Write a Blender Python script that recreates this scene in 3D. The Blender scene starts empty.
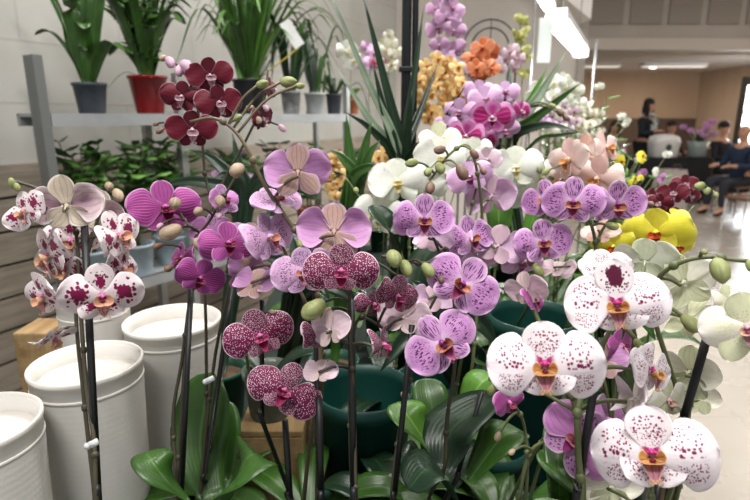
import bpy, bmesh, math, random
from math import sin, cos, pi, sqrt, radians as rad, atan2
from mathutils import Vector as V, Matrix, noise as mnoise
random.seed(7)
C = bpy.context.scene.collection
R = random.Random(11)

# ------------------------------------------------------------------ camera
FPX = 542.0
TH = rad(14)
CAM = V((0, 0, 1.45))
FW = V((0, cos(TH), -sin(TH))); UP = V((0, sin(TH), cos(TH))); RT = V((1, 0, 0))
def P(px, py, d):
    """a point of the place seen in the photograph at (px, py), d metres along the view axis"""
    return CAM + RT*((px-375)/FPX*d) + UP*((250-py)/FPX*d) + FW*d
def depth_of(p): return (p-CAM).dot(FW)
cd = bpy.data.cameras.new('camera'); cd.sensor_width = 36; cd.lens = 36*FPX/750
cd.clip_start = 0.02; cd.clip_end = 100
cam = bpy.data.objects.new('camera', cd); C.objects.link(cam)
cam.location = CAM; cam.rotation_euler = (pi/2-TH, 0, 0)
cd.dof.use_dof = True; cd.dof.focus_distance = 0.62; cd.dof.aperture_fstop = 6.3
bpy.context.scene.camera = cam

# ------------------------------------------------------------------ materials
def lin(h):
    if isinstance(h, str):
        h = h.lstrip('#'); c = [int(h[i:i+2], 16)/255 for i in (0, 2, 4)]
    else: c = h
    return tuple((x/12.92 if x <= .04045 else ((x+.055)/1.055)**2.4) for x in c) + (1,)
class NT:
    def __init__(s, name):
        s.mat = bpy.data.materials.new(name); s.mat.use_nodes = True
        s.t = s.mat.node_tree; s.t.nodes.clear()
        s.out = s.t.nodes.new('ShaderNodeOutputMaterial')
    def node(s, typ, **kw):
        n = s.t.nodes.new(typ)
        for k, v in kw.items(): setattr(n, k, v)
        return n
    def put(s, sock, v):
        if hasattr(v, 'is_output') or isinstance(v, bpy.types.NodeSocket): s.t.links.new(v, sock)
        else: sock.default_value = v
    def m(s, op, a, b=0.0, c=0.0, clamp=False):
        n = s.node('ShaderNodeMath', operation=op); n.use_clamp = clamp
        s.put(n.inputs[0], a); s.put(n.inputs[1], b); s.put(n.inputs[2], c)
        return n.outputs[0]
    def ss(s, x, lo, hi):            # smooth ramp 0..1
        n = s.node('ShaderNodeMapRange', interpolation_type='SMOOTHSTEP')
        s.put(n.inputs[0], x); s.put(n.inputs[1], lo); s.put(n.inputs[2], hi); n.inputs[3].default_value = 0; n.inputs[4].default_value = 1
        return n.outputs[0]
    def mix(s, f, a, b):
        n = s.node('ShaderNodeMix', data_type='RGBA')
        s.put(n.inputs[0], f); s.put(n.inputs[6], a); s.put(n.inputs[7], b)
        return n.outputs[2]
    def attr(s, name):
        return s.node('ShaderNodeAttribute', attribute_name=name).outputs['Fac']
    def uv(s):
        return s.node('ShaderNodeUVMap', uv_map='UVMap').outputs[0]
    def xyz(s, x, y, z=0.0):
        n = s.node('ShaderNodeCombineXYZ'); s.put(n.inputs[0], x); s.put(n.inputs[1], y); s.put(n.inputs[2], z); return n.outputs[0]
    def sep(s, v):
        n = s.node('ShaderNodeSeparateXYZ'); s.put(n.inputs[0], v); return n.outputs
    def vor(s, vec, scale, feature='F1', rnd=1.0):
        n = s.node('ShaderNodeTexVoronoi', feature=feature, voronoi_dimensions='2D')
        s.put(n.inputs['Vector'], vec); n.inputs['Scale'].default_value = scale; n.inputs['Randomness'].default_value = rnd
        return n.outputs
    def noise(s, vec, scale, detail=2.0, rough=.5):
        n = s.node('ShaderNodeTexNoise')
        if vec is not None: s.put(n.inputs['Vector'], vec)
        n.inputs['Scale'].default_value = scale; n.inputs['Detail'].default_value = detail; n.inputs['Roughness'].default_value = rough
        return n.outputs[0]
    def rnd(s): return s.node('ShaderNodeObjectInfo').outputs['Random']
    def bump(s, h, strength=.3, dist=.01):
        n = s.node('ShaderNodeBump'); n.inputs['Strength'].default_value = strength; n.inputs['Distance'].default_value = dist
        s.put(n.inputs['Height'], h); return n.outputs[0]
    def surf(s, col, rough=.5, spec=.4, metal=0.0, trans=0.0, emis=None, estr=0, normal=None, sheen=0.0, tcol=None):
        b = s.node('ShaderNodeBsdfPrincipled')
        s.put(b.inputs['Base Color'], col); s.put(b.inputs['Roughness'], rough)
        b.inputs['Specular IOR Level'].default_value = spec; b.inputs['Metallic'].default_value = metal
        b.inputs['Sheen Weight'].default_value = sheen
        if emis: b.inputs['Emission Color'].default_value = emis; b.inputs['Emission Strength'].default_value = estr
        if normal is not None: s.put(b.inputs['Normal'], normal)
        sh = b.outputs[0]
        if trans > 0:
            t = s.node('ShaderNodeBsdfTranslucent'); s.put(t.inputs[0], tcol if tcol is not None else col)
            mx = s.node('ShaderNodeMixShader'); mx.inputs[0].default_value = trans
            s.t.links.new(sh, mx.inputs[1]); s.t.links.new(t.outputs[0], mx.inputs[2]); sh = mx.outputs[0]
        s.t.links.new(sh, s.out.inputs[0])
        return s.mat
def plain(name, col, rough=.5, spec=.4, var=.0, vscale=8, **k):
    n = NT(name); c = lin(col)
    if var:
        tc = n.node('ShaderNodeTexCoord').outputs['Object']
        f = n.noise(tc, vscale, 4)
        d = tuple(x*(1-var) for x in c[:3])+(1,); u = tuple(min(1, x*(1+var)) for x in c[:3])+(1,)
        return n.surf(n.mix(n.ss(f, .3, .7), d, u), rough, spec, **k)
    return n.surf(c, rough, spec, **k)

def petal_mat(name, base, edge=None, ew=(.82, .95), throat=None, th=(.0, .3), spots=None, veins=None, net=None, mid=None, blot=None, trans=.30, rough=.55):
    n = NT(name)
    uv = n.uv(); o = n.sep(uv); u, v = o[0], o[1]
    rim = n.attr('rim'); s = n.attr('across'); r = n.rnd()
    off = n.m('MULTIPLY', r, 37.0)
    col = lin(base)
    fine = n.noise(n.xyz(n.m('ADD', u, off), v), 5, 2)
    col = n.mix(n.m('MULTIPLY', n.ss(fine, .35, .7), .35), col, tuple(x*.82 for x in col[:3])+(1,))
    if throat: col = n.mix(n.m('SUBTRACT', 1.0, n.ss(v, *th)), col, lin(throat))
    if mid:    # a differently coloured inner zone
        mc, lo, hi = mid
        wob = n.m('MULTIPLY', n.m('SUBTRACT', fine, .5), .25)
        col = n.mix(n.m('SUBTRACT', 1.0, n.ss(n.m('ADD', rim, wob), lo, hi)), col, lin(mc))
    if veins:
        vc, cnt, st, wd = veins
        wv = n.m('MULTIPLY', n.m('SUBTRACT', n.noise(n.xyz(n.m('ADD', u, off), v), 9, 2), .5), 2.2)
        q = n.m('SINE', n.m('ADD', n.m('MULTIPLY', s, cnt), wv))
        f = n.ss(q, 1-wd, 1.0)
        col = n.mix(n.m('MULTIPLY', f, st), col, lin(vc))
    if net:
        nc, sc, w0, w1 = net
        wx = n.noise(n.xyz(n.m('ADD', u, off), v), 9, 2); wy = n.noise(n.xyz(v, n.m('ADD', u, off)), 9, 2)
        vec = n.xyz(n.m('ADD', n.m('ADD', u, off), n.m('MULTIPLY', wx, .12)), n.m('ADD', v, n.m('MULTIPLY', wy, .12)))
        dd = n.vor(vec, sc, 'DISTANCE_TO_EDGE')[0]
        thr = n.m('ADD', w0, n.m('MULTIPLY', n.m('POWER', rim, 3.0), w1-w0))
        k = n.m('SUBTRACT', 1.0, n.ss(n.m('DIVIDE', dd, thr), .6, 1.3))
        patch = n.ss(n.noise(n.xyz(n.m('ADD', u, off), v), 22, 1), .36, .50)
        col = n.mix(n.m('MULTIPLY', k, patch), col, lin(nc))
        k2 = n.ss(n.m('ADD', rim, n.m('MULTIPLY', n.m('SUBTRACT', n.noise(n.xyz(n.m('ADD', u, off), v), 30, 1), .5), .25)), .88, .96)
        col = n.mix(k2, col, lin(nc))
    if spots:
        for (sc_, scale, asx, rad_, vmin, vmax, rmax, keep, umin, umax) in spots:
            if asx == 'A':      # round
                vec = n.xyz(n.m('ADD', u, off), v)
            else:               # stretched along the petal
                vec = n.xyz(n.m('ADD', n.m('MULTIPLY', s, .5), off), n.m('MULTIPLY', v, asx))
            vo = n.vor(vec, scale)
            cellr = n.sep(vo['Color'])
            size = n.m('MULTIPLY', n.m('ADD', .55, n.m('MULTIPLY', cellr[0], .45)), rad_)
            k = n.m('SUBTRACT', 1.0, n.ss(n.m('DIVIDE', vo['Distance'], size), .75, 1.1))
            k = n.m('MULTIPLY', k, n.ss(cellr[1], 1-keep, 1-keep+.01))
            k = n.m('MULTIPLY', k, n.ss(v, vmin, vmin+.06)); k = n.m('MULTIPLY', k, n.m('SUBTRACT', 1.0, n.ss(v, vmax-.06, vmax)))
            k = n.m('MULTIPLY', k, n.m('SUBTRACT', 1.0, n.ss(rim, rmax-.05, rmax)))
            k = n.m('MULTIPLY', k, n.ss(u, umin, umin+.03)); k = n.m('MULTIPLY', k, n.m('SUBTRACT', 1.0, n.ss(u, umax-.03, umax)))
            col = n.mix(k, col, lin(sc_))
    if blot:
        bc, cu, cv, br = blot
        du = n.m('SUBTRACT', u, cu); dv = n.m('MULTIPLY', n.m('SUBTRACT', v, cv), .9)
        dd = n.m('SQRT', n.m('ADD', n.m('MULTIPLY', du, du), n.m('MULTIPLY', dv, dv)))
        dd = n.m('ADD', dd, n.m('MULTIPLY', n.m('SUBTRACT', n.noise(n.xyz(n.m('ADD', u, off), v), 9, 2), .5), .28))
        col = n.mix(n.m('SUBTRACT', 1.0, n.ss(dd, br-.02, br+.02)), col, lin(bc))
    if edge: col = n.mix(n.ss(rim, *ew), col, lin(edge))
    bh = n.m('SINE', n.m('MULTIPLY', s, 34.0))
    return n.surf(col, rough, .25, trans=trans, normal=n.bump(bh, .05, .002), sheen=.15)

# ------------------------------------------------------------------ mesh helpers
class MB:
    def __init__(s):
        s.v = []; s.f = []; s.uv = []; s.rim = []; s.ac = []; s.mi = []
    def add(s, verts, faces, uvs=None, rim=None, ac=None, mi=0, mis=None):
        b = len(s.v); s.v += [tuple(p) for p in verts]
        n = len(verts)
        s.uv += uvs or [(0, 0)]*n; s.rim += rim or [0.0]*n; s.ac += ac or [0.0]*n
        s.f += [tuple(i+b for i in f) for f in faces]; s.mi += mis or [mi]*len(faces)
        return s
    def mesh(s, name, mats, smooth=True):
        me = bpy.data.meshes.new(name); me.from_pydata(s.v, [], s.f)
        uvl = me.uv_layers.new(name='UVMap')
        li = [l.vertex_index for l in me.loops]
        uvl.data.foreach_set('uv', [c for i in li for c in s.uv[i]])
        a = me.attributes.new('rim', 'FLOAT', 'POINT'); a.data.foreach_set('value', s.rim)
        a = me.attributes.new('across', 'FLOAT', 'POINT'); a.data.foreach_set('value', s.ac)
        for m in mats: me.materials.append(m)
        me.polygons.foreach_set('material_index', s.mi)
        me.polygons.foreach_set('use_smooth', [smooth]*len(s.f))
        me.update(); return me
    def build(s, name, mats, parent=None, smooth=True, autos=None):
        if not isinstance(mats, (list, tuple)): mats = [mats]
        o = bpy.data.objects.new(name, s.mesh(name, mats, smooth)); C.objects.link(o)
        if parent is not None:
            o.parent = parent
            o.location = -parent_world(parent)
        return o
    # --- shapes
    def box(s, lo, hi, mi=0, bev=0):
        x0, y0, z0 = lo; x1, y1, z1 = hi
        if bev:
            bm = bmesh.new(); bmesh.ops.create_cube(bm, size=1)
            for q in bm.verts: q.co = V(((x0+x1)/2+q.co.x*(x1-x0), (y0+y1)/2+q.co.y*(y1-y0), (z0+z1)/2+q.co.z*(z1-z0)))
            bmesh.ops.bevel(bm, geom=bm.edges[:], offset=bev, segments=2, affect='EDGES', profile=.5)
            bm.verts.ensure_lookup_table()
            for i, q in enumerate(bm.verts): q.index = i
            s.add([q.co.copy() for q in bm.verts], [tuple(q.index for q in f.verts) for f in bm.faces], mi=mi); bm.free(); return s
        vs = [(x, y, z) for z in (z0, z1) for y in (y0, y1) for x in (x0, x1)]
        fs = [(0, 2, 3, 1), (4, 5, 7, 6), (0, 1, 5, 4), (2, 6, 7, 3), (0, 4, 6, 2), (1, 3, 7, 5)]
        return s.add(vs, fs, mi=mi)
    def obox(s, c, ax, ay, az, mi=0):      # oriented box: centre and half-axis vectors
        c, ax, ay, az = V(c), V(ax), V(ay), V(az)
        vs = [c+ax*i+ay*j+az*k for k in (-1, 1) for j in (-1, 1) for i in (-1, 1)]
        fs = [(0, 2, 3, 1), (4, 5, 7, 6), (0, 1, 5, 4), (2, 6, 7, 3), (0, 4, 6, 2), (1, 3, 7, 5)]
        return s.add(vs, fs, mi=mi)
    def lathe(s, prof, c=(0, 0, 0), seg=28, mi=0, sy=1.0, squircle=0):
        c = V(c); vs = []; fs = []; uvs = []
        n = len(prof)
        for j, (r, z) in enumerate(prof):
            for i in range(seg):
                a = 2*pi*i/seg; rr = r
                if squircle:
                    rr = r/((abs(cos(a))**squircle+abs(sin(a))**squircle)**(1/squircle))
                vs.append(c+V((rr*cos(a), rr*sin(a)*sy, z))); uvs.append((i/seg, j/n))
        for j in range(n-1):
            for i in range(seg):
                k = (i+1) % seg
                fs.append((j*seg+i, j*seg+k, (j+1)*seg+k, (j+1)*seg+i))
        if prof[0][0] > 1e-6: fs.append(tuple(range(seg))[::-1])
        if prof[-1][0] > 1e-6: fs.append(tuple(range((n-1)*seg, n*seg)))
        return s.add(vs, fs, uvs, mi=mi)
    def tube(s, pts, r, seg=8, mi=0, cap=True):
        pts = [V(p) for p in pts]; n = len(pts)
        rs = r if isinstance(r, (list, tuple)) else [r]*n
        vs = []; fs = []
        t = (pts[1]-pts[0]).normalized(); a = t.orthogonal().normalized()
        for i, p in enumerate(pts):
            tt = (pts[min(i+1, n-1)]-pts[max(i-1, 0)])
            tt = tt.normalized() if tt.length > 1e-9 else t
            a = (a-tt*a.dot(tt)); a = a.normalized() if a.length > 1e-6 else tt.orthogonal().normalized()
            b = tt.cross(a); t = tt
            for k in range(seg):
                g = 2*pi*k/seg; vs.append(p+(a*cos(g)+b*sin(g))*rs[i])
        for i in range(n-1):
            for k in range(seg):
                l = (k+1) % seg
                fs.append((i*seg+k, i*seg+l, (i+1)*seg+l, (i+1)*seg+k))
        if cap: fs.append(tuple(range(seg))[::-1]); fs.append(tuple(range((n-1)*seg, n*seg)))
        return s.add(vs, fs, mi=mi)
    def ball(s, c, rx, ry=None, rz=None, axis=None, nu=14, nv=9, mi=0, bumpy=0):
        ry = ry or rx; rz = rz or rx; c = V(c)
        q = V((0, 0, 1)).rotation_difference(V(axis).normalized()) if axis is not None else None
        vs = []; fs = []
        for j in range(nv+1):
            ph = pi*j/nv
            for i in range(nu):
                a = 2*pi*i/nu
                p = V((rx*sin(ph)*cos(a), ry*sin(ph)*sin(a), -rz*cos(ph)))
                if bumpy: p *= 1+bumpy*mnoise.noise(p*30+c*7)
                if q: p = q @ p
                vs.append(c+p)
        for j in range(nv):
            for i in range(nu):
                k = (i+1) % nu
                fs.append((j*nu+i, j*nu+k, (j+1)*nu+k, (j+1)*nu+i))
        return s.add(vs, fs, mi=mi)
    def petal(s, base, d, nrm, L, W, tc=.55, c0=.2, cup=0., curl=0., lift=0., ruf=0., thick=.006, nu=9, nt=7, mi=0, mb=1, seed=0, tip=0.0, twist=0.):
        """a closed thin petal: grows from base along d, facing nrm"""
        base, d, nrm = V(base), V(d).normalized(), V(nrm).normalized()
        pr = d.cross(nrm).normalized()      # across
        nrm = pr.cross(d).normalized()
        rr = random.Random(seed); ph = rr.random()*6
        rows = []
        for i in range(nt): rows.append(tc*(i/nt))
        for i in range(nt+1):
            rows.append(tc+(1-tc)*sin(pi/2*i/nt))
        vs = []; uvs = []; rim = []; ac = []
        for side in (1, -1):
            for t in rows:
                if t <= tc:
                    k = t/tc; k = k*k*(3-2*k); w = c0+(1-c0)*k; q = 0
                else:
                    q = (t-tc)/(1-tc); w = sqrt(max(0, 1-q*q)); w = w*(1-tip)+tip*w*(1-q)**.6 if tip else w
                for i in range(nu):
                    a = -1+2*i/(nu-1); a = sin(a*pi/2)
                    x = a*w*W/2; y = t*L
                    z = -cup*(a*w)**2*W + curl*t*t*L + lift*t*L + ruf*W*sin(a*5+t*7+ph)*t*(.3+abs(a)) + twist*a*w*t*W
                    ed = max(0, 1-(max(abs(a), q))**4)
                    z += side*thick*.5*(.25+.75*ed)
                    vs.append(base+d*y+pr*x+nrm*z)
                    uvs.append((.5+.5*a*w, t)); ac.append(a)
                    rim.append(sqrt(a*a*(1-q*q)+q*q) if t > tc else abs(a))
        n = len(rows); off = n*nu; fs = []; ms = []
        for j in range(n-1):
            for i in range(nu-1):
                a, b, c, e = j*nu+i, j*nu+i+1, (j+1)*nu+i+1, (j+1)*nu+i
                fs.append((a, b, c, e)); ms.append(mi); fs.append((off+e, off+c, off+b, off+a)); ms.append(mb)
        for j in range(n-1):
            for i in (0, nu-1):
                a, e = j*nu+i, (j+1)*nu+i
                fs.append((a, e, off+e, off+a) if i == 0 else (e, a, off+a, off+e)); ms.append(mi)
        for i in range(nu-1): fs.append((i, off+i, off+i+1, i+1)); ms.append(mi)
        for i in range(nu-1):
            j = (n-1)*nu; fs.append((j+i+1, off+j+i+1, off+j+i, j+i)); ms.append(mi)
        # make the winding agree with nrm on the front sheet
        f = fs[(n//2)*2*(nu-1)]
        p = [V(vs[q]) for q in f]; g = (p[1]-p[0]).cross(p[2]-p[0])
        if g.dot(nrm) < 0: fs = [tuple(reversed(q)) for q in fs]
        return s.add(vs, fs, uvs, rim, ac, mis=ms)
    def blade(s, pts, W, nrm=None, prof='broad', thick=.0015, fold=.25, nu=7, mi=0, twist=0.):
        """a leaf along a 3-D centre line"""
        pts = smooth_path([V(p) for p in pts], 14); n = len(pts)
        vs = []; fs = []; uvs = []; rim = []; ac = []
        for side in (1, -1):
            for j, p in enumerate(pts):
                t = j/(n-1)
                tt = (pts[min(j+1, n-1)]-pts[max(j-1, 0)]).normalized()
                nn = V(nrm) if nrm is not None else V((0, 0, 1))
                if abs(nn.normalized().dot(tt)) > .96: nn = V((0, -1, .2))
                pr = tt.cross(nn).normalized(); up = pr.cross(tt).normalized()
                if twist:
                    q = Matrix.Rotation(twist*t, 3, tt); pr = q @ pr; up = q @ up
                if prof == 'broad':
                    w = (.35+.65*min(1, t/.45)**.8) if t < .45 else sqrt(max(0, 1-((t-.45)/.55)**2.4))
                elif prof == 'sword':
                    w = (.75+.25*min(1, t/.3)) * (1 if t < .55 else (1-((t-.55)/.45)**1.6))
                else:    # lance
                    w = sin(pi*min(1, (t*.93+.07)))**.75
                w = max(w, .01)
                for i in range(nu):
                    a = -1+2*i/(nu-1)
                    z = fold*abs(a)*w*W/2
                    vs.append(p+pr*(a*w*W/2)+up*(z+side*thick/2*(1-.7*abs(a)))); uvs.append((a*.5+.5, t)); rim.append(abs(a)); ac.append(a)
        off = n*nu
        for j in range(n-1):
            for i in range(nu-1):
                a, b, c, e = j*nu+i, j*nu+i+1, (j+1)*nu+i+1, (j+1)*nu+i
                fs.append((a, b, c, e)); fs.append((off+e, off+c, off+b, off+a))
            for i in (0, nu-1):
                a, e = j*nu+i, (j+1)*nu+i
                fs.append((a, e, off+e, off+a) if i == 0 else (e, a, off+a, off+e))
        for j in (0, (n-1)*nu):
            for i in range(nu-1): fs.append((j+i, j+i+1, off+j+i+1, off+j+i))
        return s.add(vs, fs, uvs, rim, ac, mi=mi)

def smooth_path(pts, n=16):
    pts = [V(p) for p in pts]
    if len(pts) == 2: return [pts[0].lerp(pts[1], i/(n-1)) for i in range(n)]
    P_ = [pts[0]*2-pts[1]]+pts+[pts[-1]*2-pts[-2]]
    seglen = len(pts)-1; out = []
    for k in range(n):
        g = k/(n-1)*seglen; i = min(int(g), seglen-1); t = g-i
        a, b, c, d = P_[i], P_[i+1], P_[i+2], P_[i+3]
        out.append(.5*((2*b)+(c-a)*t+(2*a-5*b+4*c-d)*t*t+(3*b-a-3*c+d)*t**3))
    return out
def parent_world(o):
    p = V((0, 0, 0))
    while o is not None: p = p+o.location; o = o.parent
    return p
def tag(o, label, cat, group=None, kind=None):
    if label: o['label'] = label
    if cat: o['category'] = cat
    if group: o['group'] = group
    if kind: o['kind'] = kind
    return o
def thing(name, loc, label, cat, group=None):
    o = bpy.data.objects.new(name, None); C.objects.link(o); o.location = loc; o.empty_display_size = .05
    return tag(o, label, cat, group)
def struct(name, mb, mats, smooth=False):
    o = mb.build(name, mats, None, smooth); o['kind'] = 'structure'; return o

# ------------------------------------------------------------------ flower varieties
VAR = {}
def variety(key, **k): VAR[key] = k
def W_(c, s=5): return (c, s)
MAG = '#8c1257'
Mt = {}
def mk(key, petal, sepal, back, backsep, lip, side, col):
    Mt[key] = dict(petal=petal, sepal=sepal, back=back, backsep=backsep, lip=lip, side=side, col=col)
pm = petal_mat
# white with magenta dots (large)
sp_big = [(MAG, 19, 'A', .42, .22, .86, .80, .55, .50, .90), (MAG, 26, 'A', .42, .30, .80, .86, .8, .05, .36), ('#7d0f4c', 13, 1.0, .50, .30, .84, .60, .9, .40, .56)]
mk('dotted',
   pm('dotted_petal', '#f1e9ee', spots=sp_big, throat='#a02a6c', th=(.06, .17)),
   pm('dotted_sepal', '#f1e9ee', spots=[(MAG, 13, 'A', .42, .25, .80, .72, .7, 0, 1), ('#7d0f4c', 24, 'A', .40, .10, .55, .80, .6, 0, 1)]),
   pm('dotted_petal_back', '#ebe2e6', veins=('#dcc8d2', 22, .4, .5)), pm('dotted_sepal_back', '#e6dfd6', veins=('#d2c4b4', 16, .5, .5)),
   pm('dotted_lip', '#c98a9c', throat='#d8a45c', th=(.2, .6), veins=('#8a3a20', 9, .6, .4), edge='#e6c3b0', ew=(.8, 1)),
   pm('dotted_lip_side', '#d29a50', throat='#7a1638', th=(.0, .35), veins=('#8a3a20', 9, .7, .4), edge='#e8c490', ew=(.7, 1)),
   plain('dotted_column', '#a8236f', .4))
Mt['dotmark'] = dict(Mt['dotted'], lowsepal=Mt['dotted']['sepal'], sepal=pm('dotmark_sepal', '#f1e9ee', blot=('#5c0c34', .5, .60, .21), spots=[('#6c0f3f', 16, 'A', .5, .2, .85, .8, .5, 0, 1)]))
# white blotched
mk('blotched',
   pm('blotched_petal', '#f0e6ea', blot=('#82114a', .5, .5, .17), spots=[('#82114a', 9, 'A', .55, .22, .84, .80, .5, .1, .92)]),
   pm('blotched_sepal', '#efe4e8', blot=('#82114a', .5, .42, .17), spots=[('#82114a', 9, 'A', .5, .15, .76, .85, .5, .1, .9)]),
   pm('blotched_petal_back', '#cdb8bc', edge='#e4d8da', ew=(.7, 1), veins=('#a47c88', 18, .5, .5), mid=('#b090a0', 0, .6)), pm('blotched_sepal_back', '#d9cfb8', veins=('#b79aa0', 14, .6, .5), edge='#eadfd8'),
   pm('blotched_lip', '#e2b7b0', spots=[('#9a2450', 10, 'A', .45, 0, 1, 1, .6, 0, 1)]),
   pm('blotched_lip_side', '#ddb08e', throat='#8f1d4e', th=(0, .5)), plain('blotched_column', '#c06a98', .4))
mk('burgundy',
   pm('burgundy_petal', '#640822', edge='#b98a9c', ew=(.93, 1.0), throat='#3d0618', veins=('#3e0519', 18, .5, .6), trans=.15),
   pm('burgundy_sepal', '#58081f', edge='#9a6c7e', ew=(.92, 1.0), trans=.15),
   pm('burgundy_petal_back', '#5b1a30', trans=.15), pm('burgundy_sepal_back', '#6a3a40', trans=.15),
   pm('burgundy_lip', '#e6c8d0', spots=[('#7a1038', 10, 'A', .5, 0, 1, 1, .8, 0, 1)]),
   pm('burgundy_lip_side', '#dcc0c8', spots=[('#7a1038', 9, 'A', .5, 0, 1, 1, .7, 0, 1)]), plain('burgundy_column', '#c9a2b2', .4))
mk('magenta',
   pm('magenta_petal', '#a23a90', edge='#d6a3cd', ew=(.9, 1.0), veins=('#d8a4ce', 40, .45, .45), mid=('#982a80', .3, .95)),
   pm('magenta_sepal', '#b458a2', edge='#dcaed2', ew=(.85, 1.0), veins=('#8c2874', 18, .7, .4)),
   pm('magenta_petal_back', '#b878ac', veins=('#a25c94', 20, .5, .5)), pm('magenta_sepal_back', '#b08c9c', veins=('#985e80', 16, .6, .5)),
   pm('magenta_lip', '#7e1240', edge='#b0467a'), pm('magenta_lip_side', '#8c1c4c', veins=('#d8a2b0', 8, .6, .4)), plain('magenta_column', '#c46aa8', .4))
mk('lilac',
   pm('lilac_petal', '#c988c4', edge='#dcb4d8', ew=(.8, 1.0), veins=('#a568ac', 22, .5, .4)),
   pm('lilac_sepal', '#bb90bc', edge='#dcc0da', ew=(.8, 1.0), spots=[('#6a1c64', 16, .45, .4, .2, .85, .8, .7, 0, 1)]),
   pm('lilac_petal_back', '#cf9acb', edge='#d8b2d6', ew=(.7, 1.0), veins=('#b27cb4', 20, .5, .4), throat='#d8bcae', th=(0, .35)),
   pm('lilac_sepal_back', '#c9a99c', edge='#d4b6c8', ew=(.7, 1.0), veins=('#a4707a', 16, .6, .4)),
   pm('lilac_lip', '#a0367e'), pm('lilac_lip_side', '#cf8a8e', throat='#8a1d4a', th=(0, .5)), plain('lilac_column', '#c78cc4', .4))
mk('speckled',
   pm('speckled_petal', '#d0a6cc', edge='#d9bddb', ew=(.75, 1.0), spots=[('#5a1a5c', 24, .5, .40, .3, .72, .75, .75, .2, .8), ('#6a2a68', 22, 'A', .3, .15, .95, .98, .4, 0, 1)]),
   pm('speckled_sepal', '#c9a3cb', edge='#dcc0dc', ew=(.75, 1.0), spots=[('#5a1a5c', 20, .5, .42, .2, .85, .85, .8, 0, 1)]),
   pm('speckled_petal_back', '#c9a6c8', veins=('#b488b6', 20, .5, .4)), pm('speckled_sepal_back', '#cdb2b4', veins=('#a9808e', 16, .6, .4)),
   pm('speckled_lip', '#c47a86', spots=[('#8c1c4c', 10, 'A', .5, 0, 1, 1, .8, 0, 1)]), pm('speckled_lip_side', '#cf9480', throat='#8a1d4a', th=(0, .5)), plain('speckled_column', '#c79cc4', .4))
NW = '#e6cfdc'
mk('netted',
   pm('netted_petal', '#6a0a40', edge='#dcc0d0', ew=(.93, .985), spots=[(NW, 21, 'A', .27, .06, 1.3, 1.1, .62, -1, 2), (NW, 17, .7, .21, .35, 1.3, 1.1, .6, -1, 2)], trans=.2),
   pm('netted_sepal', '#5f0a38', edge='#c9a4b8', ew=(.94, .99), spots=[(NW, 22, 'A', .30, .06, 1.3, 1.1, .7, -1, 2), (NW, 19, .7, .24, .3, 1.3, 1.1, .6, -1, 2)], trans=.2),
   pm('netted_petal_back', '#b07c98', edge='#d9c0d0', ew=(.8, 1), veins=('#7c2856', 14, .6, .6)), pm('netted_sepal_back', '#b08c98', veins=('#7c2856', 12, .7, .6)),
   pm('netted_lip', '#8d1548', edge='#b5447a', trans=.2), pm('netted_lip_side', '#a8326a', veins=('#e0b8c8', 7, .6, .4)), plain('netted_column', '#c56a9a', .35))
mk('striped',
   pm('striped_petal', '#c990ca', edge='#dcb4dc', ew=(.7, 1.0), throat='#d9c2dc', th=(0, .4), spots=[('#4e1250', 19, .38, .42, .34, .76, .72, .75, .12, .88), ('#5e1c5c', 24, 'A', .34, .2, .9, .85, .35, 0, 1)]),
   pm('striped_sepal', '#cb98cc', edge='#e2c6e0', ew=(.7, 1.0), spots=[('#561355', 15, .18, .42, .2, .9, .88, .85, 0, 1)]),
   pm('striped_petal_back', '#c896c8', edge='#d0b0d6', ew=(.7, 1.0), veins=('#a576b0', 20, .5, .4)), pm('striped_sepal_back', '#c3a2ba', veins=('#9a6a92', 16, .6, .4)),
   pm('striped_lip', '#9c3470', edge='#c98a9c', ew=(.6, 1)), pm('striped_lip_side', '#cf8e62', throat='#6a1238', th=(0, .55), veins=('#7a1c3a', 7, .7, .4)), plain('striped_column', '#8c2a78', .4))
mk('white',
   pm('white_petal', '#eff0ea', veins=('#e2e4dc', 22, .35, .5)), pm('white_sepal', '#ecefe4', throat='#dfe4bc', th=(0, .35)),
   pm('white_petal_back', '#e8ebdd'), pm('white_sepal_back', '#dfe5cd', veins=('#cdd6b4', 14, .5, .5)),
   pm('white_lip', '#ecd873', edge='#f3eed8', ew=(.5, .9)), pm('white_lip_side', '#ead87c', edge='#f3efdc', ew=(.4, .9)), plain('white_column', '#e9ead0', .4))
mk('yellow',
   pm('yellow_petal', '#e6dc42', edge='#efe86a', ew=(.7, 1)), pm('yellow_sepal', '#e4da48'),
   pm('yellow_petal_back', '#dcd55a'), pm('yellow_sepal_back', '#d5d060'),
   pm('yellow_lip', '#c2421c', edge='#e0a040', ew=(.6, 1)), pm('yellow_lip_side', '#c8481e'), plain('yellow_column', '#e6d84e', .4))
mk('peach',
   pm('peach_petal', '#f0dad4', edge='#f4e6e2', ew=(.6, 1), mid=('#f0d4d0', .1, .7)), pm('peach_sepal', '#f0d0cc', edge='#f0d4cc', ew=(.6, 1)),
   pm('peach_petal_back', '#f0dcd2'), pm('peach_sepal_back', '#eccabc', veins=('#d29a8c', 14, .5, .5)),
   pm('peach_lip', '#d49a58', edge='#e8b898'), pm('peach_lip_side', '#dca86a'), plain('peach_column', '#e9c2b0', .4))
mk('cream',
   pm('cream_petal', '#f2f0e6', edge='#f5f0ee', ew=(.6, 1), mid=('#e8e8ce', .0, .7), spots=[('#8a4a5a', 26, 'A', .22, .1, .6, .7, .35, 0, 1)]), pm('cream_sepal', '#dfe2c2', spots=[('#8a3a5a', 22, .5, .25, .05, .5, .7, .5, 0, 1)]),
   pm('cream_petal_back', '#f5f4ea', veins=('#dfe0c8', 16, .4, .5)), pm('cream_sepal_back', '#e6e9cc', veins=('#c2ca90', 14, .5, .5)),
   pm('cream_lip', '#c690a4', edge='#e6cfd0'), pm('cream_lip_side', '#dcc0a0', throat='#b04a78', th=(0, .5)), plain('cream_column', '#d6a8b8', .4))
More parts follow.
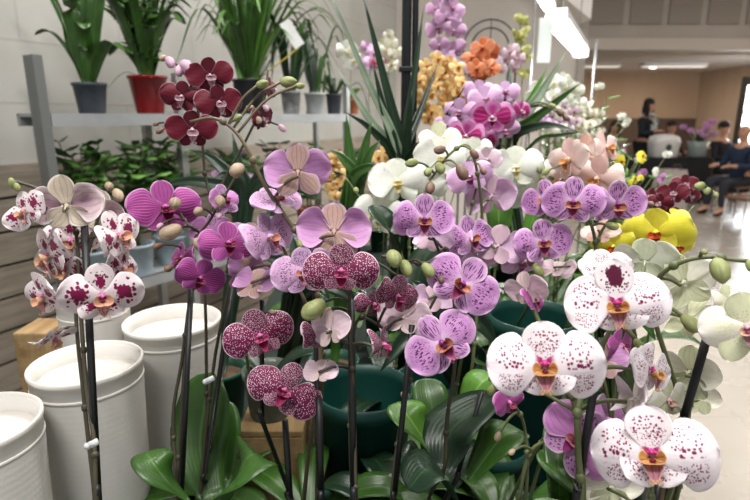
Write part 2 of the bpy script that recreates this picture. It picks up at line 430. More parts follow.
mk('hotpink',
   pm('hotpink_petal', '#cf8fc0', mid=('#a8146c', .55, .72), veins=('#e08cc0', 18, .35, .4)), pm('hotpink_sepal', '#cf86b8', mid=('#b23c8c', .2, .8)),
   pm('hotpink_petal_back', '#cf98c2'), pm('hotpink_sepal_back', '#c690b4'),
   pm('hotpink_lip', '#a31a66', edge='#e0b0cc'), pm('hotpink_lip_side', '#e6c6d4', throat='#a31a66', th=(0, .5)), plain('hotpink_column', '#e8d2de', .4))
mk('pink',
   pm('pink_petal', '#e2b8de', edge='#ecd0ea', ew=(.6, 1), veins=('#c890cc', 16, .4, .4)), pm('pink_sepal', '#d6b4d8', veins=('#c08cc4', 14, .4, .4)),
   pm('pink_petal_back', '#d9bcd6'), pm('pink_sepal_back', '#d4b8c4'),
   pm('pink_lip', '#a84c94'), pm('pink_lip_side', '#c890a0'), plain('pink_column', '#dcb6d8', .4))
mk('palepink',
   pm('palepink_petal', '#e2ccd8', edge='#ece0e8', ew=(.6, 1), spots=[('#a0588a', 24, 'A', .26, .1, .8, .8, .3, 0, 1)]), pm('palepink_sepal', '#e2cdd6', spots=[('#a0588a', 22, 'A', .28, .1, .8, .8, .4, 0, 1)]),
   pm('palepink_petal_back', '#e0cbd4', veins=('#c9a6b8', 18, .45, .5)), pm('palepink_sepal_back', '#dcc9c8', veins=('#bb90a2', 14, .5, .5)),
   pm('palepink_lip', '#a8407c'), pm('palepink_lip_side', '#c890a0'), plain('palepink_column', '#dcb6cc', .4))
mk('amber',
   pm('amber_petal', '#f7d890', edge='#fbe8bc', ew=(.6, 1)), pm('amber_sepal', '#f5d284', edge='#f9e2b4', ew=(.6, 1)),
   pm('amber_petal_back', '#e0b872'), pm('amber_sepal_back', '#dcb270'),
   pm('amber_lip', '#cf7c3c'), pm('amber_lip_side', '#d89048'), plain('amber_column', '#e9c884', .4))
mk('orange',
   pm('orange_petal', '#ee9c70', edge='#f6c09c', ew=(.6, 1), veins=('#c85c3c', 14, .4, .4)), pm('orange_sepal', '#dc7a48', edge='#e89a6c', ew=(.6, 1)),
   pm('orange_petal_back', '#e0966a'), pm('orange_sepal_back', '#dc9468'),
   pm('orange_lip', '#c04a3c'), pm('orange_lip_side', '#d87848'), plain('orange_column', '#ecc08c', .4))
mk('rosered',
   pm('rosered_petal', '#a83a5c', edge='#cf9aac', ew=(.8, 1)), pm('rosered_sepal', '#a84460', edge='#d0a0ac', ew=(.7, 1)),
   pm('rosered_petal_back', '#b8708a'), pm('rosered_sepal_back', '#b88088'),
   pm('rosered_lip', '#d8b0b8'), pm('rosered_lip_side', '#d8b0a0'), plain('rosered_column', '#dcc0c8', .4))

Mt['lime'] = dict(Mt['yellow'], petal=pm('lime_petal', '#ccd08a'), sepal=pm('lime_sepal', '#c2ca7c'), back=pm('lime_petal_back', '#c4ca84'), lip=pm('lime_lip', '#e2d27a'))
def flower_pieces(key, seed):
    """list of (piece name, MB, mats) in unit size: petals span one unit across, facing +Z, dorsal sepal up +Y"""
    m = Mt[key]; r = random.Random(seed*13+5)
    U = lambda a, b: r.uniform(a, b)
    out = []
    fm = [m['petal'], m['back']]; sm = [m['sepal'], m['backsep']]
    th = .008
    # the core: column and the hollow behind it
    b = MB()
    b.ball((0, .025, .045), .030, .030, .058, axis=(0, -.25, 1), nu=10, nv=7)
    b.ball((0, .012, .098), .020, .020, .018, nu=8, nv=6)
    for sg in (-1, 1): b.ball((sg*.03, .012, .05), .03, .018, .022, axis=(sg, .3, .4), nu=8, nv=6)
    b.ball((0, 0, 0), .042, .042, .03, nu=10, nv=6, mi=1)
    b.tube([(0, 0, -.01), (0, -.01, -.06), (0, -.05, -.12)], [.022, .014, .011], 6, mi=1)
    out.append(('flower', b, [m['col'], m['backsep']]))
    dl, dw, ll, lw_, la, pw, ls = SHP.get(key, (.38, .34, .33, .30, 44, .56, 1.0))
    b = MB(); b.petal((0, .02, -.006), (U(-.06, .06), 1, U(-.02, .16)), (0, 0, 1), dl*U(.95, 1.05), dw*U(.95, 1.05), .55, .34, cup=U(-.15, .25), curl=U(-.15, .05), lift=.05, ruf=.02, thick=th, seed=seed, nt=6)
    out.append(('sepal', b, sm))
    for sg in (-1, 1):
        a = rad(-90+sg*(la+U(-4, 4)))
        b = MB(); b.petal((sg*.015, -.02, -.01), (cos(a), sin(a), U(-.05, .1)), (0, 0, 1), ll*U(.94, 1.06), lw_*U(.95, 1.05), .52, .34, cup=U(-.1, .3), curl=U(-.2, .0), lift=.05, ruf=.02, thick=th, seed=seed+sg, nt=6, tip=.25)
        out.append(('sepal', b, [m.get('lowsepal', m['sepal']), m['backsep']]))
    for sg in (-1, 1):
        a = rad(U(1, 11)); d = V((cos(a)*sg, sin(a), U(-.02, .26)))
        b = MB(); b.petal((sg*.02, .012, .006), d, (0, 0, 1), .49, pw*U(.96, 1.04), .50, .20, cup=U(-.05, .40), curl=U(-.34, -.02), lift=.10, ruf=.045, twist=U(-.2, .2), thick=th, seed=seed+3*sg, nu=11)
        if sg > 0:      # keep the upper side of both petals on the same uv side
            b.uv = [(1-u, v) for (u, v) in b.uv]
        out.append(('petal', b, fm))
    # lip
    b = MB()
    b.petal((0, -.03, .03), (0, -.86, .55), (0, .5, .86), .19, .15, .45, .35, cup=-.5, curl=-.25, thick=.012, nu=7, nt=5, mi=0, mb=0, tip=.5)
    for sg in (-1, 1):
        b.petal((sg*.010, -.045, .03), (sg*.80, -.30, .50), (-sg*.50, .45, .74), .135, .125, .5, .55, cup=-.6, curl=.55, thick=.012, nu=7, nt=5, mi=1, mb=1)
        b.tube(smooth_path([(sg*.008, -.185, .115), (sg*.03, -.225, .12), (sg*.05, -.215, .15), (sg*.035, -.19, .155)], 8), .0042, 5, mi=0)
    b.ball((0, -.05, .06), .026, .02, .018, nu=8, nv=6, mi=1)
    b.v = [(x*ls, (y+.03)*ls-.03, (z-.03)*ls+.03) for (x, y, z) in b.v]
    out.append(('lip', b, [m['lip'], m['side']]))
    return out
SHP = dict(netted=(.36, .32, .26, .22, 40, .50, 1.0), dotted=(.39, .40, .28, .36, 56, .60, 1.12), dotmark=(.46, .36, .28, .34, 56, .61, 1.12), blotched=(.40, .36, .34, .32, 48, .52, 1.2),
   striped=(.40, .34, .36, .28, 44, .56, 1.2), white=(.40, .40, .36, .34, 46, .60, .9), burgundy=(.36, .32, .34, .30, 36, .52, 1.15), magenta=(.37, .34, .34, .30, 44, .56, 1.1),
   peach=(.42, .34, .38, .34, 38, .50, 1.2), hotpink=(.38, .36, .34, .32, 44, .60, 1.0), lilac=(.40, .36, .40, .34, 40, .56, 1.0), amber=(.38, .38, .38, .36, 38, .44, 1.2), orange=(.38, .38, .38, .36, 38, .46, 1.0), cream=(.42, .38, .42, .36, 38, .54, 1.0))
_cache = {}
NVAR = 3
def flower_meshes(key, v):
    if (key, v) not in _cache:
        _cache[(key, v)] = [(n, b.mesh(key+'_'+n, mats)) for n, b, mats in flower_pieces(key, v+hash_key(key))]
    return _cache[(key, v)]
def hash_key(k): return sum(ord(c)*(i+1) for i, c in enumerate(k))
_mini = {}
def mini_mesh(key, v):
    if (key, v) not in _mini:
        allm = []; B = MB()
        for n, b, mats in flower_pieces(key, v+hash_key(key)):
            idx = []
            for m in mats:
                if m not in allm: allm.append(m)
                idx.append(allm.index(m))
            B.add(b.v, b.f, b.uv, b.rim, b.ac, mis=[idx[i] for i in b.mi])
        _mini[(key, v)] = B.mesh(key+'_flower', allm)
    return _mini[(key, v)]
def frame_at(p, yaw, pitch, roll):
    """a frame looking from p back along the aisle, then turned"""
    z = (CAM-p).normalized(); x = RT-z*RT.dot(z); x.normalize(); y = z.cross(x)
    B = Matrix((x, y, z)).transposed()
    return B @ Matrix.Rotation(rad(yaw), 3, 'Y') @ Matrix.Rotation(rad(-pitch), 3, 'X') @ Matrix.Rotation(rad(roll), 3, 'Z')
fcount = [0]
def add_flower(root, p, size, key, yaw=0, pitch=0, roll=0, mini=False, label=None):
    fcount[0] += 1; v = fcount[0] % NVAR
    F = frame_at(p, yaw, pitch, roll)
    M = Matrix.Translation(p-parent_world(root)) @ F.to_4x4() @ Matrix.Scale(size, 4)
    if mini:
        o = bpy.data.objects.new('flower', mini_mesh(key, v)); C.objects.link(o); o.parent = root; o.matrix_local = M
    else:
        ms = flower_meshes(key, v); o = None
        for n, me in ms:
            q = bpy.data.objects.new(n, me); C.objects.link(q)
            if o is None: o = q; q.parent = root; q.matrix_local = M
            else: q.parent = o
    if label: o['label'] = label
    return F @ V((0, -.05, -.12))*size+p

# ------------------------------------------------------------------ plant materials
def leaf_mat(name, col, vein, rough=.35, trans=.2):
    n = NT(name); o = n.sep(n.uv()); s = n.attr('across')
    tc = n.node('ShaderNodeTexCoord').outputs['Object']
    f = n.noise(tc, 18, 3)
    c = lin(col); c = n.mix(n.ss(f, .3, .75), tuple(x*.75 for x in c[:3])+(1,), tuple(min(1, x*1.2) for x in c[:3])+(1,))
    midr = n.m('SUBTRACT', 1.0, n.ss(n.m('ABSOLUTE', s), .0, .09))
    c = n.mix(n.m('MULTIPLY', midr, .5), c, lin(vein))
    ln = n.m('SINE', n.m('MULTIPLY', s, 40.0))
    return n.surf(c, rough, .5, trans=trans, normal=n.bump(ln, .08, .002))
LEAF = leaf_mat('orchid_leaf', '#34591f', '#5c8240')
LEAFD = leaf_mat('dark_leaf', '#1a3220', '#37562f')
LEAFB = leaf_mat('bright_leaf', '#55862f', '#94b864')
LEAFG = leaf_mat('grey_leaf', '#8a9c84', '#b8c4b0')
STEMG = plain('green_stem', '#5c6440', .5, var=.15)
STEMD = plain('dark_stem', '#3f3a2c', .5, var=.2)
STEMB = plain('brown_stem', '#5f5440', .5, var=.2)
STAKE = plain('stake_black', '#17181a', .45)
CLIP = plain('clip_plastic', '#dfe3e4', .25, trans=.3)
BUDG = plain('bud_green', '#8d9460', .5, var=.15, vscale=60, trans=.15)
BUDP = plain('bud_beige', '#a3907a', .5, var=.15, vscale=60, trans=.15)
BUDK = plain('bud_brown', '#6e5548', .5, var=.15, vscale=60)
BUDV = plain('bud_pink', '#c4a0b4', .5, var=.12, vscale=60, trans=.15)
BUDS = dict(g=BUDG, b=BUDP, k=BUDK, p=BUDV)
def pot_mat(name, col, rough=.4, trans=0.0, var=.06): return plain(name, col, rough, var=var, vscale=20, trans=trans)
PG = pot_mat('pot_green', '#12402f'); PB = pot_mat('pot_black', '#1e2023'); PW = pot_mat('pot_white', '#d7d9d8')
PT = pot_mat('pot_terracotta', '#9a5a3c', .7); PCL = pot_mat('pot_clear', '#7b8478', .2, .5); PGR = pot_mat('pot_grey', '#a3a6a6')
PBL = pot_mat('pot_blue_grey', '#9fb0ba', .35); PDK = pot_mat('pot_charcoal', '#3a3f48', .5); PAN = pot_mat('pot_mottled', '#8b8c8c', .7, var=.4)
BARK = plain('bark_mix', '#4a3626', .9, var=.5, vscale=40)
def red_glaze():
    n = NT('red_glaze'); n.surf(lin('#7c0a0c'), .14, .3); return n.mat
PR = red_glaze()
def pot(root, c, r, h, mat, taper=.75, rimh=.012, squircle=0, saucer=False):
    c = V(c); b = MB(); rb = r*taper; t = .003
    b.lathe([(0, 0), (rb*.96, 0), (rb, .004), (r*.96, h-rimh), (r*.97, h-rimh), (r*1.03, h-rimh+.001), (r*1.03, h), (r*.97, h), (r*.95-t, h-.02), (r*.93-t, h-.022), (0.0, h-.022)][:9]+[(r*.9-t, h-rimh*.5-.02)], c, 32, squircle=squircle)
    o = b.build('pot', mat, root)
    b = MB(); seg = 20
    b.lathe([(0, -.004), (r*.88, -.006), (r*.88, 0), (r*.5, .006), (0, .008)], c+V((0, 0, h-.022)), seg)
    q = b.build('bark', BARK, root)
    return o
TZ = 0.75
def leaf(root, pts, W, mat=None, prof='broad', **k):
    return MB().blade(pts, W, prof=prof, **k).build('leaf', mat or LEAF, root)
def rosette(root, c, n=5, L=.2, W=.06, mat=None, seed=0, up=.5, a0=0.):
    r = random.Random(seed)
    for i in range(n):
        a = a0+2*pi*i/n+r.uniform(-.3, .3); l = L*r.uniform(.75, 1.1); u = up*r.uniform(.6, 1.2)
        d = V((cos(a), sin(a), 0)); c0 = V(c)+d*.008
        leaf(root, [c0, c0+d*l*.4+V((0, 0, l*u*.6)), c0+d*l*.75+V((0, 0, l*u*.75)), c0+d*l+V((0, 0, l*u*.55))], W*r.uniform(.85, 1.1), mat)
def mouth(c, r): return V(c)

def orchid(label, potc, flowers=(), spikes=(), buds=(), stakes=(), leaves=(), name='potted_orchid', pr=.05, ph=.12, pmat=None, lz=.0,
           stem=None, group=None, nros=5, rosL=.18, rosW=.055, rosup=.5, lmat=None, key='white', fd=.7, clips=(), base_z=TZ, cat='orchid', stemr=.0028, seed=1, taper=.75, mini_under=27):
    """flowers: (px,py,w_px,depth,yaw,pitch,roll[,variety]); spikes: lists of (px,py,depth) from the top down"""
    base = V((potc[0], potc[1], base_z))
    root = thing(name, base, label, cat, group)
    if pmat is not False: pot(root, base, pr, ph, pmat or PG, taper)
    top = base+V((0, 0, ph-.015)) if pmat is not False else base
    paths = []
    for i, sp in enumerate(spikes):
        pts = [P(*q) for q in sp]
        a = 2*pi*i/max(1, len(spikes))+seed
        foot = top+V((cos(a), sin(a), 0))*pr*.3
        if pts[-1].z > foot.z+.02:
            pts.append(pts[-1].lerp(foot, .5)+V((0, 0, .02))); pts.append(foot)
        paths.append(smooth_path(pts, 40))
    allp = [q for p in paths for q in p]
    sb = [MB() for _ in paths]
    for i, p in enumerate(paths):
        n = len(p); sb[i].tube(p, [stemr*(.55+.45*k/(n-1)) for k in range(n)], 7)
        for k in range(6, n-2, 7): sb[i].ball(p[k], stemr*1.35, stemr*1.35, stemr*1.6, axis=p[k+1]-p[k], nu=8, nv=5)
    def attach(q, rr):
        bi, bj, bd = 0, 0, 1e9
        for i, p in enumerate(paths):
            for j, w in enumerate(p):
                dd = (w-q).length+max(0, w.z-q.z)*.4
                if dd < bd: bd, bi, bj = dd, i, j
        if bd > 1e8: return
        w = paths[bi][bj]
        mid = w.lerp(q, .5)+V((0, 0, .12*(w-q).length))
        sb[bi].tube(smooth_path([w, mid, q], 8), rr, 6)
    for f in flowers:
        px, py, w, d, yaw, pitch, roll = f[:7]; k = f[7] if len(f) > 7 else key
        tail = add_flower(root, P(px, py, d), .93*w/FPX*d, k, yaw, pitch, roll, mini=w < mini_under)
        attach(tail, stemr*.6)
    for bdd in buds:
        px, py, w, d, tone = bdd[:5]; q = P(px, py, d); L = w/FPX*d
        near = min(allp, key=lambda z: (z-q).length) if allp else q+V((0, 0, -.02))
        ax = (q-near); ax = ax.normalized() if ax.length > 1e-4 else V((0, 0, 1))
        ax = (ax*.6+V((R.uniform(-.3, .3), R.uniform(-.3, .1), -.35 if len(bdd) < 6 else bdd[5]))).normalized()
        b = MB()
        b.ball(q, L*.36, L*.33, L*.55, axis=ax, nu=12, nv=9)
        b.ball(q+ax*L*.09, L*.24, L*.37, L*.50, axis=ax, nu=12, nv=9)
        b.build('bud', BUDS[tone], root)
        attach(q-ax*L*.45, stemr*.55)
    for i, b in enumerate(sb): b.build('flower_stem', stem or STEMG, root)
    for st in stakes:
        pts = [P(*q) for q in st[:2]]
        r_ = st[2] if len(st) > 2 else .0035
        pts = pts+[top+(pts[1]-top)*.02+V((R.uniform(-.4, .4)*pr, R.uniform(-.4, .4)*pr, 0))] if pts[1].z > top.z+.02 else pts
        MB().tube([pts[0], pts[0].lerp(pts[1], .5)]+smooth_path([pts[1].lerp(pts[0], .03), pts[1], pts[-1]], 8) if len(pts) > 2 else pts, r_, 8).build('stake', STAKE, root)
    for cl in clips:
        c = P(*cl); b = MB()
        b.obox(c, (.006, 0, .003), (0, .002, 0), (-.0014, 0, .0028)); b.ball(c+V((-.005, -.001, -.002)), .0032, .003, .0036, nu=8, nv=6)
        b.build('clip', CLIP, root)
    if nros: rosette(root, top, nros, rosL, rosW, lmat, seed, rosup, a0=seed*1.3)
    for lf in leaves:
        pts, W = lf[0], lf[1]; k = lf[2] if len(lf) > 2 else {}
        leaf(root, [P(*q) for q in pts], W, **({'mat': lmat} | k))
    return root
# ------------------------------------------------------------------ setting
sc = bpy.context.scene
sc.view_settings.view_transform = 'Standard'; sc.view_settings.look = 'None'; sc.view_settings.gamma = 1
sc.view_settings.use_curve_mapping = False; sc.view_settings.exposure = 0.36
w = bpy.data.worlds.new('daylight'); sc.world = w; w.use_nodes = True
w.node_tree.nodes['Background'].inputs[0].default_value = (.93, .96, 1, 1); w.node_tree.nodes['Background'].inputs[1].default_value = .34

def tile_mat():
    n = NT('floor_tile'); tc = n.node('ShaderNodeTexCoord').outputs['Object']
    b = n.node('ShaderNodeTexBrick'); n.put(b.inputs['Vector'], tc); b.offset = 0
    b.inputs['Color1'].default_value = lin('#a49c92'); b.inputs['Color2'].default_value = lin('#a0988e'); b.inputs['Mortar'].default_value = lin('#8f887f')
    b.inputs['Scale'].default_value = 1; b.inputs['Mortar Size'].default_value = .003; b.inputs['Brick Width'].default_value = .6; b.inputs['Row Height'].default_value = .6
    f = n.noise(tc, 3, 5)
    c = n.mix(n.m('MULTIPLY', n.ss(f, .35, .7), .25), b.outputs[0], lin('#968d83'))
    return n.surf(c, n.m('ADD', .16, n.m('MULTIPLY', f, .2)), .5)
def plaster(name, a, b_, sc_=2.5):
    n = NT(name); tc = n.node('ShaderNodeTexCoord').outputs['Object']
    mp = n.node('ShaderNodeMapping'); n.put(mp.inputs[0], tc); mp.inputs['Scale'].default_value = (1, 1, .35)
    f = n.noise(mp.outputs[0], sc_, 5); g = n.noise(tc, 30, 3)
    c = n.mix(n.ss(f, .35, .7), lin(a), lin(b_))
    return n.surf(c, .85, .2, normal=n.bump(g, .25, .01))
def block_mat():
    n = NT('painted_block'); uv = n.uv()
    b = n.node('ShaderNodeTexBrick'); n.put(b.inputs['Vector'], uv)
    b.inputs['Color1'].default_value = lin('#a9a8a3'); b.inputs['Color2'].default_value = lin('#a5a49f'); b.inputs['Mortar'].default_value = lin('#9d9c97')
    b.inputs['Scale'].default_value = 1; b.inputs['Mortar Size'].default_value = .008; b.inputs['Mortar Smooth'].default_value = .6; b.inputs['Brick Width'].default_value = .5; b.inputs['Row Height'].default_value = .25
    f = n.noise(uv, 2.2, 5)
    c = n.mix(n.m('MULTIPLY', n.ss(f, .4, .7), .5), b.outputs[0], lin('#95938c'))
    return n.surf(c, .8, .2, normal=n.bump(b.outputs[1], .12, .01))
def wood_mat(name, a, b_, rough=.65, sc_=(1.5, 14, 14)):
    n = NT(name); tc = n.node('ShaderNodeTexCoord').outputs['Object']
    mp = n.node('ShaderNodeMapping'); n.put(mp.inputs[0], tc); mp.inputs['Scale'].default_value = sc_
    f = n.noise(mp.outputs[0], 3, 6, .65)
    return n.surf(n.mix(n.ss(f, .3, .72), lin(a), lin(b_)), rough, .3, normal=n.bump(f, .2, .004))
struct('floor', MB().box((-4, -1.5, -.1), (9, 15.2, 0)), tile_mat())
# left wall frame
A0 = V((-1.14, 1.9, 0)); E = V((.4226, .9063, 0)); Nn = V((-.9063, .4226, 0))     # shelving front line, its run, and towards the wall
def S(t, off, z): return A0+E*t+Nn*off+V((0, 0, z))
def tpx(px, off, z):
    lo, hi = -2, 6
    for _ in range(40):
        t = (lo+hi)/2; p = S(t, off, z); x = 375+FPX*p.x/depth_of(p)
        if x < px: lo = t
        else: hi = t
    return t
WOFF = .5
def wall_run(t0, t1, z0, z1, off, th, mb=None):
    mb = mb or MB(); a, b = S(t0, off, z0), S(t1, off, z0); h = V((0, 0, z1-z0)); k = Nn*th
    vs = [a, b, b+h, a+h, a+k, b+k, b+h+k, a+h+k]
    L = t1-t0
    mb.add(vs, [(0, 1, 2, 3), (5, 4, 7, 6), (3, 2, 6, 7), (1, 5, 6, 2), (4, 0, 3, 7), (0, 4, 5, 1)], [(0, z0), (L, z0), (L, z1), (0, z1)]*2)
    return mb
struct('wall_left', wall_run(-3.2, 4.3, 0, 4.0, WOFF, .15), block_mat())
CLAD = wood_mat('weathered_boards', '#7b7266', '#978d80', .7, (1.2, 1.2, 16))
mb = MB(); z = 0.02
while z < 1.13:
    wall_run(-3.2, 4.3, z, z+.126, WOFF-.03, .03, mb); z += .138
struct('trim_1', mb, CLAD)
struct('trim_2', wall_run(-3.2, 4.3, 0, 1.245, WOFF-.008, .007), plain('board_gap', '#2c2824', .9))
# the end wall closing the corner and the pier at the hall opening
e0 = S(4.3, WOFF, 0)
GREY = plaster('grey_plaster', '#a8a19a', '#b5aea7')
struct('wall_back', MB().box((e0.x-.4, e0.y, 0), (2.12, e0.y+.2, 4.0)), GREY)
struct('trim_3', MB().box((2.12, e0.y-.03, 0), (2.2, e0.y+.23, 4.0)), plain('pier_edge', '#8f8880', .7))
mb = MB()       # raking white boxing that comes down behind the display
p0, p1, p2, p3 = V((.35, e0.y-.35, 3.6)), V((2.1, e0.y-.35, 2.35)), V((2.1, e0.y-.35, 2.95)), V((.95, e0.y-.35, 3.9))
yv = V((0, .34, 0))
mb.add([p0, p1, p2, p3, p0+yv, p1+yv, p2+yv, p3+yv], [(0, 1, 2, 3), (7, 6, 5, 4), (0, 4, 5, 1), (1, 5, 6, 2), (2, 6, 7, 3), (3, 7, 4, 0)])
struct('trim_4', mb, plain('white_boxing', '#cbc6c0', .8))
# hall behind
struct('wall_right', MB().box((8.6, -1.5, 0), (8.8, 15, 4.1)), plaster('warm_plaster', '#b39c86', '#b8a28c'))
struct('wall_front_hall', MB().box((1.6, 15, 0), (8.8, 15.2, 4.1)), plaster('tan_plaster', '#b0967d', '#b59c84'))
struct('trim_5', MB().box((1.6, 14.93, 0), (8.6, 15, 1.36)), plain('brown_wainscot', '#57443a', .7))
BEAMZ = 2.56
struct('ceiling', MB().box((-4, -1.5, 4.0), (9, 10.0, 4.15)).box((1.0, 10, BEAMZ), (9, 15.2, BEAMZ+.12)), plain('ceiling_white', '#c9c2ba', .9))
struct('wall_bulkhead', MB().box((1.0, 9.9, BEAMZ-.02), (9, 10.1, 4.0)), plaster('bulkhead_plaster', '#a39a91', '#a8a097'))
mb = MB(); BP = plain('panel_grille', '#8b8279', .8)
for i in range(10):
    x = 2.35+i*.66; mb.box((x, 9.87, 2.95), (x+.54, 9.9, 3.42))
struct('trim_6', mb, BP)
struct('trim_7', MB().box((1.0, 9.84, BEAMZ-.03), (9, 9.9, BEAMZ+.16)), plain('beam_lip', '#b8aea4', .8))
# long diffuser strips and a lamp of the low ceiling
LAMP = plain('lamp_glow', '#fff6e6', .5, emis=(1, .95, .86, 1), estr=9)
LAMPD = plain('lamp_diffuser', '#e9ddcc', .5, emis=(1, .9, .78, 1), estr=.55)
WM = plain('white_metal', '#d8d8d6', .35)
GALV = plain('galvanised', '#a2a6a6', .38, metal=.75, var=.12, vscale=14)
for (x0, x1, y, lab) in ((3.6, 5.4, 12.6, 'long dim ceiling strip light nearer the column'), (5.9, 7.3, 12.6, 'long dim ceiling strip light nearer the bright window')):
    t = thing('ceiling_light', (x0, y, BEAMZ), lab, 'light')
    MB().box((x0, y-.12, BEAMZ-.07), (x1, y+.12, BEAMZ-.0)).build('housing', WM, t, False)
    MB().box((x0+.03, y-.09, BEAMZ-.09), (x1-.03, y+.09, BEAMZ-.07)).build('diffuser', LAMPD, t, False)
pp = P(653, 68, 12.2)
t = thing('ceiling_spotlight', (pp.x, pp.y, BEAMZ), 'small glowing ceiling spotlight between the two strip lights', 'light')
MB().lathe([(.09, 0), (.11, -.07), (.10, -.07), (.0, -.05)], (pp.x, pp.y, BEAMZ)).build('housing', WM, t)
MB().lathe([(0, -.09), (.07, -.085), (.09, -.06), (.0, -.055)], (pp.x, pp.y, BEAMZ)).build('bulb', LAMP, t)
# bright window at the right of the hall
GLOW = plain('window_daylight', '#f5f8ff', .3, emis=(.93, .96, 1, 1), estr=5)
DK = plain('window_frame_dark', '#3a3633', .5)
wc = P(752, 110, 10.6)
x0, x1, y, z0, z1 = wc.x-.42, wc.x+.85, 10.6, .85, 1.98
mb = MB().box((x0-.06, y-.05, z1), (x1+.06, y+.05, z1+.16)).box((x0-.06, y-.05, z0-.07), (x1+.06, y+.05, z0)).box((x0-.06, y-.05, z0), (x0, y+.05, z1)).box((x1, y-.05, z0), (x1+.06, y+.05, z1)).box((x0, y-.05, 1.47), (x1, y+.05, 1.51))
wo = struct('window_1', mb, DK)
MB().box((x0, y-.01, z0), (x1, y+.01, z1)).build('window_pane', GLOW, wo, False)
struct('wall_partition', MB().box((x0-.06, y-.07, 0), (8.6, y+.07, z0-.07)).box((x1+.06, y-.07, z0-.07), (8.6, y+.07, BEAMZ-.02)), GREY)

# ------------------------------------------------------------------ lights
def area(name, loc, rot, sx, sy, pw, col=(1, .97, .93)):
    l = bpy.data.lights.new(name, 'AREA'); l.shape = 'RECTANGLE'; l.size = sx; l.size_y = sy; l.energy = pw; l.color = col
    o = bpy.data.objects.new(name, l); o.location = loc; o.rotation_euler = rot; C.objects.link(o); return o
K = 1.0
for i, (x, y, pw) in enumerate(((-.6, -.5, 75), (.9, .2, 60), (-.1, 2.3, 70), (1.7, 3.2, 45), (4.5, 4.5, 45), (3.2, 7.4, 30), (6.4, 7.4, 30))):
    t = thing('ceiling_light', (x, y, 3.98), 'bright fluorescent ceiling light above the display, out of the view', 'light', 'ceiling lights over the hall')
    MB().box((x-.65, y-.12, 3.93), (x+.65, y+.12, 4.0)).build('housing', WM, t, False)
    area('ceiling_lamp', (x, y, 3.91), (0, 0, 0), 1.2, .2, pw*K)
for x, y in ((4.2, 13.2), (6.5, 13.2)): area('rear_lamp', (x, y, BEAMZ-.12), (0, 0, 0), 1.6, .3, 26, (1, .87, .72))
area('window_light', (wc.x-.1, 10.45, 1.4), (rad(-90), 0, 0), 1.1, 1.0, 60, (.9, .95, 1))

# fluorescent tube hung over the display
a, b = P(556, 22, 2.75), P(581, 50, 4.1); b.z = a.z; ax = (b-a).normalized()
t = thing('fluorescent_lamp', (a+b)/2, 'long bright fluorescent tube lamp hanging above the flower display', 'light')
side = ax.cross(V((0, 0, 1))).normalized()
MB().obox((a+b)/2+V((0, 0, .045)), (b-a)/2, side*.05, V((0, 0, .02))).build('housing', WM, t, False)
TUBE = plain('tube_glow', '#ffffff', .4, emis=(1, 1, .98, 1), estr=10)
for k, sg in enumerate((-1, 1)):
    MB().tube([a+side*.032*sg-V((0, 0, .005)), b+side*.032*sg-V((0, 0, .005))], .017, 12).build('tube', TUBE, t)
for q in (a, b): MB().obox(q-V((0, 0, .0)), ax*.015, side*.055, V((0, 0, .035))).build('end_cap', WM, t, False)
for q in (a+ax*.25, b-ax*.25):
    MB().tube([q+V((0, 0, .06)), V((q.x, q.y, 3.99))], .004, 6).build('hanging_wire', GALV, t)
l = bpy.data.lights.new('tube_light', 'AREA'); l.shape = 'RECTANGLE'; l.size = (b-a).length; l.size_y = .08; l.energy = 42; l.color = (1, 1, .97)
o = bpy.data.objects.new('tube_light', l); o.location = (a+b)/2-V((0, 0, .04)); o.rotation_euler = (0, 0, atan2(ax.y, ax.x)); C.objects.link(o)
# second shorter lamp at the top edge
a, b = P(541, -8, 2.4), P(549, 6, 2.75)
t = thing('fluorescent_lamp', a, 'short glowing lamp end above the long hanging tube', 'light'); lampt = t
MB().tube([a, b], .03, 12).build('tube', TUBE, t); MB().obox(a.lerp(b, .5)+V((0, 0, .05)), (b-a)/2, (.045, 0, 0), (0, 0, .018)).build('housing', WM, t, False)
for q in (a, b): MB().tube([q+V((0, 0, .06)), V((q.x, q.y, 3.99))], .004, 6).build('hanging_wire', GALV, t)
# white lamp stands
for (px, lab, y0_, y1_) in ((537, 'slim white metal stand rising beside the hanging lamp', -20, 130), (597, 'thin pale stand pole under the far end of the hanging lamp', 40, 120)):
    top = P(px, y0_, 3.2); t = thing('lamp_stand', (top.x, top.y, 0), lab, 'stand')
    MB().tube([(top.x, top.y, .02), (top.x, top.y, top.z)], .006, 8).build('pole', plain('stand_grey', '#57595a', .4, metal=.5), t); MB().lathe([(0, 0), (.16, 0), (.16, .012), (.02, .03), (0, .03)], (top.x, top.y, 0)).build('base', WM, t)

# ------------------------------------------------------------------ tables
CLOTH = plain('dark_green_cloth', '#16241d', .85, var=.2)
TW = wood_mat('table_wood', '#4c3a2a', '#6a5340')
def table(lab, x0, x1, y0, y1, h=TZ):
    t = thing('display_table', ((x0+x1)/2, (y0+y1)/2, 0), lab, 'table')
    MB().box((x0, y0, h-.03), (x1, y1, h), bev=.004).build('tabletop', CLOTH, t, False)
    for x in (x0+.05, x1-.05):
        for y in (y0+.05, y1-.05): MB().box((x-.025, y-.025, 0), (x+.025, y+.025, h-.03)).build('leg', TW, t, False)
table('dark low display table under the front row of orchids', -1.0, .50, .30, 1.0)
table('dark display table behind, carrying the rear orchids and lamp flowers', -.42, .70, 1.01, 2.92)

